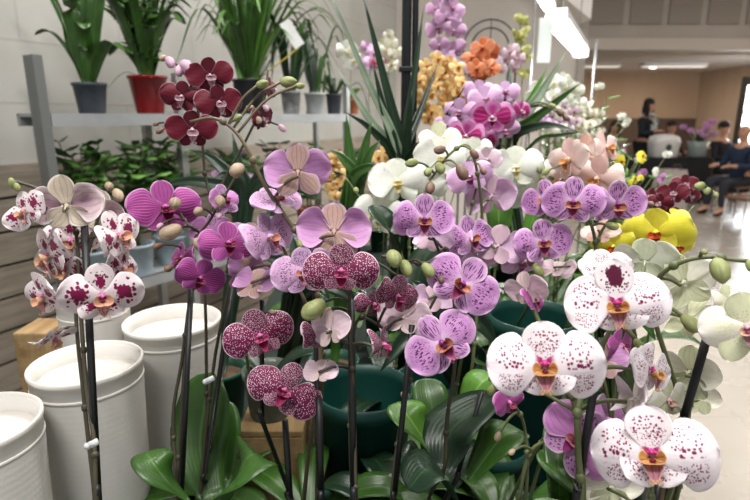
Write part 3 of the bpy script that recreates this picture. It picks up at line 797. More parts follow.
# ------------------------------------------------------------------ shelving unit
SH1, SH2 = 1.455, .79
_u = rad(57); E = V((cos(_u), sin(_u), 0)); Nn = V((-sin(_u), cos(_u), 0))
sh = thing('shelving_unit', S(1, .2, 0), 'grey metal two-tier shelving unit against the left wall', 'shelf')
sw = .24; TS0, TS1 = tpx(50, 0, 1.46), tpx(350, 0, 1.46)
for nm, z in (('shelf', SH1), ('shelf', SH2), ('shelf', .3)):
    mb = wall_run(TS0, TS1, z-.012, z, 0, sw); wall_run(TS0, TS1, z-.045, z-.0, -.004, .02, mb); wall_run(TS0, TS1, z-.045, z, sw-.02, .02, mb)
    mb.build(nm, plain('shelf_metal', '#94989a', .4, metal=.3, var=.1), sh, False)
for i, (t_, o_) in enumerate(((TS0, 0), (TS0, .03), (tpx(190, 0, 1.2), 0), (tpx(190, 0, 1.2), sw), (TS1, 0), (TS1, sw))):
    zt = 1.645 if i in (0, 1) else 1.62
    mb = MB(); c = S(t_, o_, 0)
    c = c-E*.018; mb.obox(c+V((0, 0, zt/2)), E*.016, Nn*.003, (0, 0, zt/2)); mb.obox(c+V((0, 0, zt/2))+E*-.014+Nn*.014, E*.003, Nn*.014, (0, 0, zt/2))
    mb.build('post', GALV if i > 1 else plain('post_grey', '#6a6d6c', .5, metal=.3), sh, False)

def shelf_pot(px, off, z, r, h, mat, name, lab, cat='plant', group=None, squircle=0, taper=.78):
    t_ = tpx(px, off, z+h/2); c = S(t_, off, z)
    root = thing(name, c, lab, cat, group); pot(root, c, r, h, mat, taper, squircle=squircle)
    return root, c, c+V((0, 0, h-.02))
def sprays(root, c, specs, mat, prof='sword', name='leaf'):
    """specs: (azimuth deg in the picture sense 0=right 90=away, length, rise, droop, width)"""
    for (az, L, rise, droop, W) in specs:
        d = V((cos(rad(az)), sin(rad(az)), 0)); L = min(L, .24) if d.dot(Nn) > .2 else L; c0 = c+d*.012
        leaf(root, [c0, c0+d*L*.30+V((0, 0, rise*.6)), c0+d*L*.65+V((0, 0, rise)), c0+d*L+V((0, 0, rise-droop))], W, mat, prof)
def bush(root, c, R0, H, nst, mat, lw=.02, ll=.05, seed=1, lean=(0, 0), stemmat=None, mats2=None):
    r = random.Random(seed); mb = MB(); m2 = MB(); sb = MB()
    for i in range(nst):
        a = r.uniform(0, 2*pi); q = sqrt(r.random())*R0
        tip = c+V((cos(a)*q+lean[0], sin(a)*q*.7+lean[1], H*r.uniform(.6, 1.0)))
        mid = c.lerp(tip, .5)+V((0, 0, H*.08))-V((cos(a), sin(a)*.7, 0))*q*.12
        p = smooth_path([c+V((cos(a), sin(a), 0))*.02, mid, tip], 10); sb.tube(p, .0022, 5)
        for k in range(2, 10):
            for sgn in (1, -1):
                az = r.uniform(0, 2*pi); d = V((cos(az), sin(az), r.uniform(.15, .9))).normalized(); l = ll*r.uniform(.7, 1.2)
                tgt = m2 if (mats2 and r.random() < .25) else mb
                tgt.petal(p[k], d, (-.1*d.x, -.6, 1), l, lw*r.uniform(.8, 1.2), .5, .3, cup=.2, curl=-.2, thick=.03*lw, nu=4, nt=2, tip=.5)
    sb.build('stems', stemmat or STEMG, root)
    if mats2: m2.build('young_leaves', mats2, root)
    return mb.build('foliage', mat, root)

# upper shelf, left to right
root, c, top = shelf_pot(91, .13, SH1, .062, .115, PDK, 'potted_plant', 'broad-leaved plant in a dark grey pot at the shelf end')
for az, L, ri, dr, W in ((172, .22, .40, .00, .05), (100, .05, .40, 0, .085), (20, .10, .38, .0, .075), (188, .16, .20, .01, .06), (345, .16, .16, .03, .07), (60, .05, .46, 0, .07), (265, .07, .30, 0, .07), (300, .1, .22, .02, .06)):
    sprays(root, top, [(az, L, ri, dr, W)], LEAF, 'broad')
MB().tube(smooth_path([top, top+V((-.05, 0, .2)), top+V((-.10, 0, .38))], 12), .003, 6).build('flower_stem', STEMD, root)
add_flower(root, P(88, 6, 2.1), .05, 'white', 20, -10, 10, mini=True)
root, c, top = shelf_pot(149, .14, SH1, .080, .155, PR, 'potted_plant', 'bushy green plant in a glossy red glazed pot', taper=.70)
sprays(root, top, [(a*37+10, .12+.14*R.random(), .12+.32*R.random(), .05*R.random(), .065) for a in range(16)], LEAF, 'broad'); bush(root, top, .17, .42, 16, LEAF, .022, .075, seed=77, mats2=LEAFB)
sprays(root, top, [(a*51+30, .1+.2*R.random(), .3+.22*R.random(), .05*R.random(), .02) for a in range(22)], LEAF, 'sword')
MB().blade([top+V((.0, -.02, .0)), top+V((-.06, -.07, .03)), top+V((-.13, -.09, -.03))], .012, prof='sword').build('pale_leaf', LEAFG, root)
root, c, top = shelf_pot(250, .12, SH1, .085, .17, PB, 'potted_plant', 'tall grassy-leaved plant in a black pot on the upper shelf', taper=.85)
r = random.Random(5)
for i in range(105):
    a = r.uniform(0, 360); L = r.uniform(.06, .52); H = r.uniform(.3, .75)*(1 if L < .3 else .8)
    q = top+V((cos(rad(a)), sin(rad(a))*.6, 0))*r.uniform(0, .035)
    sprays(root, q, [(a, L, H, .25*L*r.random()*2, r.uniform(.014, .024))], LEAF if i % 3 else LEAFB)
pt = P(292, 34, 2.55); MB().obox(pt, (.022, 0, .014), (0, .002, 0), (-.035, 0, .055)).build('plant_tag', PW, root, False)
MB().tube([pt-V((-.03, 0, .06)), top+V((.02, 0, 0))], .003, 6).build('tag_stick', plain('tag_stick', '#c9b23c', .5), root)
for i, (px, off, r_, m, lab) in enumerate(((291, .08, .056, PAN, 'drooping-leaved plant in a mottled grey pot beside the black pot'), (315, .10, .062, PGR, 'drooping-leaved plant in a pale grey pot, third pot from the shelf end'), (334, .12, .05, PDK, 'small plant in a dark pot near the galvanised post'))):
    root, c, top = shelf_pot(px, off, SH1, r_, .12, m, 'potted_plant', lab)
    rr = random.Random(i+3)
    for k in range(14 if i < 2 else 8):
        sprays(root, top, [(rr.uniform(0, 360), rr.uniform(.1, .26), rr.uniform(.18, .42) if i < 2 else rr.uniform(.05, .12), rr.uniform(.05, .28), rr.uniform(.018, .03))], LEAF if k % 2 else LEAFD)
root, c, top = shelf_pot(352, .16, SH1, .05, .10, PT, 'potted_plant', 'small bright green plant at the far shelf end')
sprays(root, top, [(k*45+9, .07, .08, .01, .035) for k in range(8)], LEAFB, 'broad')

# lower shelf: green bushes in blue-grey pots
for i, (px, off, R0, H, lab) in enumerate(((92, .14, .13, .48, 'leafy bush on the lower shelf in a blue-grey pot, next to the end post'), (137, .09, .14, .46, 'leafy bush in a blue-grey pot behind the magenta orchid, middle one'), (171, .11, .12, .44, 'leafy bush in a blue-grey pot beside the galvanised post'))):
    root, c, top = shelf_pot(px, off, SH2, .075, .13, PBL, 'potted_bush', lab, group='green bushes on the lower shelf')
    bush(root, top, R0, H, 14, LEAF, .030, .078, seed=i+2, mats2=LEAFB)
for i, (px, off, H, key, lab) in enumerate(((238, .12, .36, 'pink', 'leafy plant with pale pink blooms under the upper shelf, nearest the post'), (272, .12, .42, 'palepink', 'leafy plant with pale blooms under the upper shelf, middle'), (308, .12, .40, 'rosered', 'leafy plant with small rose-red blooms under the upper shelf'), (340, .14, .34, 'pink', 'leafy plant with pink blooms under the far end of the upper shelf'))):
    root, c, top = shelf_pot(px, off, SH2, .07, .12, PBL if i % 2 else PT, 'flowering_plant', lab, group='flowering plants under the upper shelf')
    bush(root, top, .15, H, 12, LEAFD if i % 2 else LEAF, .03, .075, seed=i+20)
    rr = random.Random(i)
    for k in range(6):
        q = top+V((rr.uniform(-.14, .14), -rr.uniform(.02, .12), H*rr.uniform(.45, 1.0)))
        tl = add_flower(root, q, .055, key, rr.uniform(-50, 50), rr.uniform(-20, 30), rr.uniform(-30, 30), mini=True)
        MB().tube(smooth_path([top, top.lerp(tl, .5)+V((0, .02, .04)), tl], 8), .0018, 5).build('flower_stem', STEMG, root)

# ------------------------------------------------------------------ plastic tubs, crate, wood
def tub_mat():
    n = NT('frosted_plastic'); tc = n.node('ShaderNodeTexCoord').outputs['Object']
    return n.surf(lin('#efece7'), .35, .35, trans=.3, normal=n.bump(n.m('SINE', n.m('MULTIPLY', n.sep(tc)[2], 700.0)), .035, .002))
TUB = tub_mat()
def tub(x, y, r, h, lab):
    t = thing('plastic_tub', (x, y, TZ), lab, 'tub', None); c = V((x, y, TZ)); b = MB(); rb = r*.80
    pr_ = [(0, 0), (rb, 0), (rb, .004)]
    for k in range(1, 21):
        z = h*k/24; rr = rb+(r-rb)*z/h; pr_ += [(rr, z)]
    pr_ += [(r*.985, h-.035), (r*.985, h-.008), (r*1.012, h-.006), (r*1.014, h-.001), (r*1.0, h), (r*.965, h), (r*.96, h-.03), (rb*.94, .02), (0, .02)]
    b.lathe(pr_, c, 48); b.build('wall', TUB, t)
    b = MB(); b.lathe([(r*.985, h-.030), (r*.998, h-.029), (r*.998, h-.026), (r*.985, h-.025)], c, 48); b.build('band', TUB, t)
    b = MB(); b.lathe([(rb*.93, .03), (rb*.93, .031), (r*.93, h-.07), (r*.985, h-.035), (r*.97, h-.005), (r*.935, h-.006), (r*.93, h-.03), (rb*.9, .034), (0, .034)], c, 48); b.build('inner_tub', TUB, t)
tub(-.468, .560, .072, .355, 'frosted white plastic tub at the left edge, nearest of the three')
tub(-.405, .700, .073, .365, 'frosted white plastic tub in the middle, behind the white blotched orchid')
tub(-.338, .850, .077, .37, 'frosted white plastic tub farthest back, beside the magenta orchid stems')
tub(-.475, .865, .056, .405, 'narrow frosted white plastic tub between the middle tub and the wooden block')
CRW = wood_mat('crate_pine', '#7c6040', '#a08860', .7, (10, 1.5, 10))
t = thing('wooden_crate', (-.17, .85, TZ), 'small pine wooden crate under the clear orchid pot', 'crate')
x0, x1, y0, y1, h = -.226, -.118, .79, .92, .185
MB().box((x0, y0, TZ), (x1, y0+.012, TZ+h), bev=.002).build('front_board', CRW, t, False)
MB().box((x0, y1-.012, TZ), (x1, y1, TZ+h), bev=.002).build('back_board', CRW, t, False)
for x in (x0, x1-.012): MB().box((x, y0+.012, TZ), (x+.012, y1-.012, TZ+h), bev=.002).build('side_board', CRW, t, False)
MB().box((x0, y0, TZ+h), (x1, y1, TZ+h+.012), bev=.002).build('top_board', CRW, t, False)
t = thing('wooden_post', P(40, 348, 1.2), 'rough pale wooden block standing behind the plastic tubs', 'wood block')
q = P(40, 326, 1.16); MB().box((q.x-.035, q.y-.04, TZ), (q.x+.035, q.y+.05, q.z), bev=.004).build('block', CRW, t, False)
t['label'] = 'rough pale wooden block standing behind the plastic tubs'
t = thing('wooden_block', P(330, 400, 1.1), 'pine wooden block behind the dark stakes in the middle', 'wood block')
q = P(330, 380, 1.12); MB().box((q.x-.03, q.y-.05, TZ), (q.x+.03, q.y+.05, q.z), bev=.003).build('block', CRW, t, False)
TEAL = plain('teal_plastic', '#0b3a33', .45)
def bucket(x, y, r, h, lab, bz=TZ):
    t = thing('green_bucket', (x, y, bz), lab, 'bucket'); b = MB(); rb = r*.82
    b.lathe([(0, 0), (rb, 0), (rb, .006), (r*.98, h-.03), (r*1.03, h-.028), (r*1.04, h), (r*.98, h), (r*.96, h-.02), (rb*.95, .015), (0, .015)], (x, y, bz), 40)
    b.build('body', TEAL, t)
    MB().tube([(x+r*1.02*cos(g), y-abs(0)+r*1.02*sin(g)*.5, bz+h-.012-.07*sin(pi*k/16)) for k in range(17) for g in [pi+pi*k/16]], .003, 6).build('handle', GALV, t)
bucket(.305, .98, .085, .33, 'dark green bucket behind the striped lilac orchids')
bucket(-.02, .86, .085, .24, 'dark green bucket low in the middle behind the stakes')
bucket(.10, .97, .06, .20, 'dark green bucket low behind the lower striped lilac bloom')
bucket(.20, .82, .06, .16, 'small dark green bucket among the leaves left of the white spotted orchids')

# ------------------------------------------------------------------ tall black pole among the sword leaves
q = P(407, 150, 1.35); t = thing('black_pole', (q.x, q.y, TZ), 'thick glossy black pole rising out of the middle of the display', 'pole')
b = MB(); zt = 2.6
POLE = plain('black_gloss', '#1b1f20', .25)
MB().tube([(q.x-.006, q.y, TZ), (q.x-.004, q.y, zt)], .0115, 14).build('pole', POLE, t)
MB().tube([(q.x+.016, q.y+.006, TZ), (q.x+.016, q.y+.006, zt)], .0075, 12).build('rod', POLE, t)
for z in (1.2, 1.55, 1.9): MB().box((q.x-.022, q.y-.016, z), (q.x+.027, q.y+.018, z+.012), bev=.002).build('tie', STAKE, t, False)
# wire arch
cc = P(490, 52, 2.75); mb = MB()
t = thing('wire_arch', (cc.x, cc.y, TZ), 'thin dark double wire arch behind the orange orchid', 'arch')
for rr_ in (.135, .095):
    pts = [V((cc.x-rr_, cc.y, TZ))]+[V((cc.x-rr_*cos(pi*k/16), cc.y, cc.z+.02+rr_*sin(pi*k/16))) for k in range(17)]+[V((cc.x+rr_, cc.y, TZ))]
    MB().tube(pts, .005, 6).build('hoop', STAKE, t)
MB().tube([(cc.x, cc.y, cc.z), (cc.x, cc.y, cc.z+.155)], .003, 6).build('strut', STAKE, t)
# separate pale glass panel, no lamp part; only parented there, nothing holds it
a_, b_ = P(541, 18, 2.5), P(553, 62, 2.5)
gm = plain('pale_glass', '#e2e6e5', .15, trans=.5)
MB().box((a_.x-.005, a_.y, b_.z), (b_.x, a_.y+.006, a_.z)).build('glass_panel', gm, lampt, False)
# ------------------------------------------------------------------ front row orchids
# white blotched, far left
orchid('white orchid with large magenta blotches, on a black stake at the left', (-.32, .53), key='blotched', seed=1, rosL=.12, nros=4, pmat=PCL,
  flowers=[(102, 296, 84, .58, 6, -12, 8), (118, 236, 66, .60, 42, 10, 20), (122, 268, 54, .62, 58, -5, -10), (67, 206, 80, .61, 158, 10, -6), (26, 212, 56, .60, -52, 5, 30),
           (50, 256, 76, .63, -66, -12, 26), (44, 296, 66, .62, -60, -25, 12), (66, 268, 66, .64, -50, -30, -20), (100, 214, 60, .66, 140, 0, 10), (54, 338, 50, .60, 70, -50, 30), (72, 240, 62, .67, -30, -20, 0)],
  spikes=[[(10, 180, .60), (36, 188, .61), (60, 200, .62), (76, 232, .63), (80, 300, .62), (86, 380, .60), (94, 440, .58), (97, 505, .57)], [(104, 190, .66), (92, 240, .65), (76, 300, .63), (84, 400, .61), (95, 500, .6)]],
  buds=[(12, 183, 10, .60, 'g'), (17, 187, 9, .60, 'g'), (109, 186, 12, .64, 'b'), (118, 195, 15, .64, 'b'), (40, 193, 11, .61, 'g')],
  stakes=[((83, 196, .625), (98, 500, .575), .0042)], stem=STEMD, clips=[(92, 444, .56)], stemr=.003)
# magenta veined
orchid('magenta finely veined orchid with beige buds, left of centre', (-.24, .62), key='magenta', seed=2, pmat=PG, rosL=.15,
  flowers=[(165, 208, 76, .70, 12, 8, 6), (228, 244, 62, .66, 14, 12, 0), (200, 278, 54, .68, 10, -10, -20), (183, 258, 44, .70, -62, 0, 10), (224, 200, 42, .72, 35, 20, 10, 'lilac'), (212, 232, 50, .74, -30, 10, 0, 'lilac'), (252, 282, 48, .72, 20, -40, 10, 'lilac')],
  spikes=[[(168, 190, .71), (186, 222, .71), (205, 240, .70), (200, 275, .72), (190, 300, .72), (182, 360, .71), (173, 420, .70), (180, 500, .68)], [(238, 172, .71), (228, 190, .71), (210, 220, .71), (192, 250, .71), (188, 320, .72), (182, 400, .70), (178, 500, .68)]],
  buds=[(175, 203, 17, .66, 'b'), (171, 232, 22, .66, 'b'), (237, 170, 20, .68, 'b'), (220, 201, 15, .68, 'b'), (198, 211, 12, .68, 'b'), (198, 243, 15, .66, 'b'), (169, 268, 10, .67, 'k'), (158, 246, 10, .68, 'k'), (219, 216, 8, .68, 'p'), (160, 226, 8, .68, 'p')],
  stakes=[((191, 290, .70), (181, 500, .67), .0036)], stem=STEMD,
  leaves=[([(212, 500, .74), (200, 450, .77), (206, 400, .79), (213, 372, .80)], .085, {'fold': .15}), ([(190, 505, .66), (165, 480, .64), (152, 462, .64), (146, 452, .66)], .05, {'fold': .2}),
          ([(225, 505, .66), (238, 475, .64), (252, 455, .64), (268, 462, .66)], .085, {'fold': .12}), ([(226, 480, .8), (226, 430, .82), (224, 400, .84)], .045, {})], clips=[(209, 380, .68)])
# burgundy
orchid('dark burgundy orchid with pale rimmed petals, highest at the left', (-.255, .755), key='burgundy', seed=3, pmat=PB, pr=.045, nros=4, rosL=.14,
  flowers=[(210, 76, 50, .74, 6, 0, 4), (182, 97, 46, .74, -18, 2, -6), (219, 103, 50, .74, 14, 2, 6), (192, 130, 54, .73, 4, -8, 0), (270, 88, 32, .74, 65, 10, 0), (262, 118, 36, .76, 60, -10, 10), (205, 90, 40, .78, -10, 30, 20)],
  spikes=[[(172, 60, .76), (186, 76, .77), (196, 100, .78), (202, 140, .78), (208, 190, .78), (232, 232, .77), (230, 280, .77), (216, 350, .76), (206, 430, .75), (200, 500, .74)], [(268, 70, .78), (264, 100, .78), (246, 140, .78), (222, 185, .78), (205, 240, .78), (206, 330, .77), (208, 440, .76)]],
  buds=[(170, 62, 14, .74, 'p'), (186, 66, 18, .74, 'p'), (163, 58, 9, .74, 'b'), (180, 70, 14, .74, 'p'), (258, 120, 11, .75, 'b'), (250, 108, 9, .75, 'b'), (160, 131, 8, .74, 'k'), (156, 124, 6, .74, 'k'), (175, 128, 10, .74, 'k'), (282, 128, 9, .76, 'p'), (266, 108, 9, .75, 'p')],
  stakes=[((236, 262, .76), (204, 480, .74), .0034)], stem=STEMD)
# olive stem with green buds crossing from the upper left
orchid('lilac orchid turned away showing the beige backs of its sepals, on an arching olive stem', (-.10, .70), key='lilac', seed=4, pmat=PG, nros=5, rosL=.16, stemr=.0032,
  flowers=[(298, 172, 72, .62, 176, 6, -2), (334, 232, 80, .64, 178, -4, 0), (268, 238, 72, .63, 48, 14, 12, 'speckled'), (277, 200, 60, .64, 20, 50, 20, 'speckled'), (254, 284, 50, .66, 150, -30, 10), (304, 272, 72, .62, -10, 8, 8, 'speckled'), (246, 242, 52, .70, 168, 0, 20), (246, 268, 40, .70, 160, 0, 0)],
  spikes=[[(190, 122, .62), (212, 118, .62), (232, 128, .62), (248, 150, .62), (264, 184, .63), (292, 226, .64), (310, 252, .65), (318, 300, .65), (320, 380, .64)], [(276, 230, .67), (300, 290, .67), (322, 350, .66)]],
  buds=[(262, 84, 12, .62, 'g'), (288, 82, 16, .64, 'g'), (300, 86, 9, .64, 'g'), (300, 244, 10, .63, 'g'), (238, 118, 9, .62, 'g')],
  stem=STEMB, stakes=[((313, 214, .67), (320, 500, .62), .0036), ((262, 300, .66), (262, 420, .68), .003)])
# netted, crate pot
orchid('crimson and white netted orchid in a clear pot standing on the pine crate', (-.182, .845), base_z=TZ+.197, key='netted', seed=5, pmat=PCL, pr=.043, ph=.085, taper=.8, nros=3, rosL=.09, rosW=.04, lmat=LEAFD,
  flowers=[(260, 337, 80, .64, 4, 4, 22), (284, 392, 84, .62, 4, 10, -24)],
  spikes=[[(262, 318, .67), (252, 328, .68), (246, 345, .71), (248, 365, .77), (252, 385, .82)], [(285, 372, .66), (275, 378, .71), (262, 380, .77), (256, 390, .82)]],
  buds=[(272, 312, 7, .66, 'b')], stem=STEMG)
# netted, front centre
orchid('crimson and white netted orchid on a black stake in the very centre', (-.02, .55), key='netted', seed=6, pmat=PG, nros=5, rosL=.13, lmat=LEAFD,
  flowers=[(341, 272, 82, .56, 2, 2, 0), (397, 297, 62, .60, 32, -4, -10), (382, 345, 60, .58, 78, -5, 6), (318, 336, 56, .60, 66, 0, 0), (330, 330, 56, .575, 138, 4, -14, 'palepink'), (404, 318, 60, .62, 170, -20, 10, 'palepink'), (374, 304, 44, .63, 30, -20, 10), (320, 372, 40, .60, 160, -20, 0, 'palepink')],
  spikes=[[(398, 276, .61), (372, 262, .60), (352, 278, .59), (350, 330, .59), (354, 400, .60), (356, 500, .60)], [(386, 330, .61), (360, 318, .61), (352, 350, .61), (350, 420, .61), (352, 500, .61)]],
  buds=[(314, 309, 26, .57, 'g'), (328, 312, 12, .60, 'b')],
  stakes=[((351, 300, .60), (354, 500, .60), .0042), ((319, 398, .62), (321, 500, .62), .0040), ((285, 420, .66), (290, 500, .66), .0040)], stem=STEMD)
# striped lilac
orchid('lilac orchid with dark purple stripes, right of the netted orchid', (.055, .66), key='striped', seed=7, pmat=PG, lmat=LEAFD, nros=6, rosL=.18, rosW=.06,
  flowers=[(424, 220, 66, .60, 6, 4, 0), (462, 285, 82, .57, 10, 6, -38), (442, 344, 84, .56, 4, 2, 36), (432, 238, 50, .64, 150, -20, 10, 'pink')],
  spikes=[[(382, 256, .58), (410, 262, .60), (430, 262, .61), (446, 250, .62), (454, 300, .62), (455, 360, .61), (447, 420, .62), (444, 470, .63)], [(452, 268, .61), (420, 330, .62), (410, 380, .62), (398, 440, .63), (392, 500, .63)]],
  buds=[(394, 258, 22, .57, 'g'), (406, 268, 18, .58, 'g'), (428, 270, 17, .57, 'g'), (441, 279, 9, .57, 'k'), (405, 395, 10, .62, 'b')],
  stakes=[((412, 325, .61), (394, 500, .62), .0034), ((482, 392, .66), (456, 480, .66), .003)], stem=STEMD,
  leaves=[([(455, 500, .60), (430, 470, .58), (408, 490, .57)], .06, {}), ([(440, 470, .64), (452, 430, .66), (500, 395, .68)], .075, {}), ([(430, 450, .66), (410, 420, .66), (398, 402, .68)], .055, {'mat': LEAFB}),
          ([(440, 440, .70), (430, 400, .72), (425, 378, .74)], .05, {'mat': LEAF}), ([(470, 480, .66), (500, 440, .66), (520, 430, .68)], .06, {'mat': LEAF}), ([(460, 430, .72), (480, 385, .72), (500, 378, .74)], .05, {'mat': LEAFB}), ([(430, 478, .68), (405, 455, .68), (388, 462, .70)], .05, {})])
# lilac cluster right of centre
orchid('lilac orchid with brown buds, in the crowd left of the white blooms', (.115, .80), key='pink', seed=8, pmat=PG, nros=5, rosL=.16,
  flowers=[(470, 178, 50, .76, -10, 10, 20), (492, 196, 62, .76, 150, 12, -6), (470, 238, 58, .72, 30, 10, 10, 'striped'), (498, 246, 62, .72, 160, -6, 14), (480, 262, 50, .74, 40, -30, 0), (452, 262, 46, .74, 150, -20, 0), (432, 300, 56, .70, 150, -30, 0), (486, 160, 36, .78, 20, 0, 0, 'palepink'), (456, 240, 44, .73, -30, 10, -10)],
  spikes=[[(430, 180, .72), (452, 152, .71), (470, 148, .72), (480, 190, .74), (482, 240, .76), (478, 300, .77), (470, 380, .76)], [(482, 166, .76), (468, 230, .77), (465, 330, .77)]],
  buds=[(462, 172, 17, .68, 'k'), (430, 188, 14, .69, 'k'), (440, 150, 13, .70, 'k'), (474, 154, 11, .70, 'k'), (483, 171, 9, .70, 'k'), (428, 172, 12, .70, 'g'), (412, 163, 13, .70, 'g'), (440, 168, 14, .70, 'g')], stem=STEMG)
orchid('lilac orchid with striped blooms side by side, under the peach blooms', (.21, .70), key='striped', seed=9, pmat=PG, nros=5, rosL=.15,
  flowers=[(543, 243, 62, .68, 8, 6, 4), (573, 203, 66, .66, 2, 2, -2), (617, 204, 60, .68, 16, -10, 4), (516, 250, 48, .72, 160, -10, 10, 'pink'), (546, 200, 54, .72, -24, 8, 14), (520, 262, 50, .73, 30, -20, 0, 'pink'), (605, 208, 44, .70, -40, 8, 0), (600, 232, 42, .72, 160, -40, 0, 'peach'), (556, 270, 44, .72, 150, -50, 0, 'palepink')],
  spikes=[[(500, 256, .72), (524, 242, .72), (548, 228, .72), (572, 216, .71), (590, 222, .70), (596, 260, .70), (590, 320, .70), (572, 400, .68)], [(640, 208, .70), (615, 216, .71), (598, 240, .71), (586, 300, .71), (570, 380, .70)]],
  buds=[(538, 270, 14, .68, 'g'), (530, 262, 9, .69, 'k'), (640, 208, 10, .69, 'b'), (650, 204, 9, .69, 'k'), (612, 226, 12, .68, 'g')], stem=STEMG)
# white dotted trio: two pots
orchid('white orchid with rows of magenta dots and golden lips, on the dark stake', (.205, .535), key='dotted', seed=10, pmat=PG, nros=4, rosL=.12,
  flowers=[(545, 366, 121, .45, 0, 2, 0), (617, 305, 106, .48, 2, 4, 4, 'dotmark'), (527, 290, 50, .56, 150, 20, -6, 'palepink'), (533, 300, 40, .56, 60, 20, -6, 'magenta'), (650, 372, 74, .53, 64, -8, -4), (634, 400, 66, .54, 120, -10, 10), (606, 268, 58, .57, 20, 24, 10), (645, 262, 66, .58, 170, 20, 0, 'white')],
  spikes=[[(640, 292, .52), (618, 318, .53), (600, 350, .54), (588, 380, .54), (578, 410, .53), (578, 450, .53), (579, 505, .53)], [(532, 306, .56), (552, 350, .55), (572, 395, .55), (580, 450, .55), (582, 505, .54)]],
  buds=[(495, 377, 14, .60, 'g'), (492, 390, 12, .60, 'g'), (637, 343, 10, .5, 'g')],
  stakes=[((602, 338, .55), (576, 500, .53), .0042)], stemr=.0038, leaves=[([(560, 500, .56), (556, 440, .60), (545, 420, .62)], .03, {'prof': 'sword'}), ([(595, 505, .55), (560, 470, .58), (540, 450, .6)], .045, {})], stem=STEMG)
orchid('white orchid with magenta dots, lowest bloom at the bottom right', (.29, .44), key='dotted', seed=11, pmat=PCL, nros=3, rosL=.10,
  flowers=[(652, 455, 124, .46, 0, 4, -2), (612, 488, 70, .54, 150, -20, 0, 'cream')],
  spikes=[[(652, 466, .50), (652, 490, .50), (650, 520, .49)]], stem=STEMG, stakes=[((660, 470, .52), (652, 530, .50), .0035)], ph=.10)
# lilac low behind the dotted orchid
orchid('violet orchid half hidden low behind the white dotted orchid', (.155, .66), key='magenta', seed=12, pmat=PG, nros=4, rosL=.14, pr=.045,
  flowers=[(578, 440, 88, .56, -14, 6, -50, 'lilac'), (606, 420, 64, .60, 60, 0, 0, 'lilac'), (508, 402, 48, .56, 52, -20, 10), (602, 360, 56, .60, 150, -10, 0, 'lilac'), (620, 345, 48, .6, 60, -10, 10, 'magenta')],
  spikes=[[(612, 430, .60), (590, 436, .60), (560, 438, .60), (530, 452, .61), (518, 500, .62)], [(508, 395, .58), (525, 430, .62), (524, 500, .63)]],
  buds=[(498, 436, 9, .58, 'b'), (512, 452, 8, .58, 'b'), (600, 440, 9, .57, 'g')], stem=STEMG)
# cream green at the right edge
orchid('pale cream and green orchid with large buds at the right edge', (.375, .60), key='cream', seed=13, pmat=PCL, nros=4, rosL=.10,
  flowers=[(746, 328, 88, .50, 8, -4, 4), (684, 282, 72, .56, 152, 4, -20), (690, 318, 62, .56, 140, -30, 10), (690, 372, 66, .60, 150, 4, 10), (668, 400, 52, .60, 40, -20, 10), (700, 400, 44, .62, 150, -20, 0), (728, 300, 40, .55, 50, 10, 0)],
  spikes=[[(755, 262, .52), (735, 260, .52), (708, 257, .53), (682, 262, .54), (660, 276, .56), (650, 300, .58), (664, 350, .60), (680, 400, .61), (686, 450, .6)], [(746, 332, .54), (720, 338, .56), (704, 350, .58), (690, 400, .59), (684, 450, .59)]],
  buds=[(720, 270, 26, .51, 'g'), (752, 266, 16, .51, 'g'), (690, 323, 20, .54, 'g'), (704, 252, 8, .52, 'g')],
  stakes=[((709, 330, .575), (680, 432, .59), .0045)], stem=STEMG, stemr=.0034, clips=[])
# ------------------------------------------------------------------ second and third rows
orchid('pure white orchid left of the pole, behind the netted orchid', (.035, 1.02), key='white', seed=14, pmat=PG, nros=5, rosL=.2, lmat=LEAFD, pr=.055,
  flowers=[(398, 182, 64, .92, -4, 8, 6), (380, 216, 60, .94, -10, -8, -10), (440, 158, 56, .95, 14, 10, 0), (424, 190, 50, .96, 20, -8, 10), (440, 140, 46, .97, 10, 20, 0, 'cream')],
  spikes=[[(346, 178, .96), (362, 200, .96), (382, 222, .96), (400, 250, .97), (410, 300, .98), (408, 380, .98)], [(452, 140, .97), (430, 170, .97), (412, 210, .97), (408, 280, .98)]],
  buds=[(356, 190, 8, .94, 'g'), (368, 218, 10, .93, 'g')],
  leaves=[([(398, 260, .9), (386, 225, .88), (372, 205, .9)], .05, {}), ([(415, 330, .95), (420, 270, .95), (440, 240, .97)], .06, {})])
orchid('pure white orchid right of centre under the sword leaves', (.31, 1.165), key='white', seed=15, pmat=PG, nros=5, rosL=.2, lmat=LEAF, pr=.055,
  flowers=[(516, 168, 58, .98, 0, 4, 4), (494, 176, 48, 1.0, -20, 0, -8), (538, 174, 46, 1.0, 24, 0, 6), (524, 196, 44, 1.02, 10, -20, 0), (474, 152, 40, 1.02, 0, 0, 0), (556, 182, 38, 1.04, 20, 0, 0)],
  spikes=[[(464, 160, 1.02), (494, 162, 1.02), (520, 158, 1.02), (540, 180, 1.03), (545, 240, 1.04), (530, 300, 1.05)]],
  buds=[(540, 168, 13, .97, 'g'), (552, 176, 10, .97, 'g')], leaves=[([(520, 160, 1.1), (540, 140, 1.08), (562, 136, 1.06), (580, 132, 1.04)], .05, {'prof': 'sword'}), ([(500, 250, 1.1), (500, 200, 1.1), (520, 150, 1.12)], .06, {'mat': LEAFB}), ([(520, 260, 1.12), (548, 180, 1.12), (575, 150, 1.14)], .05, {'mat': LEAFB})])
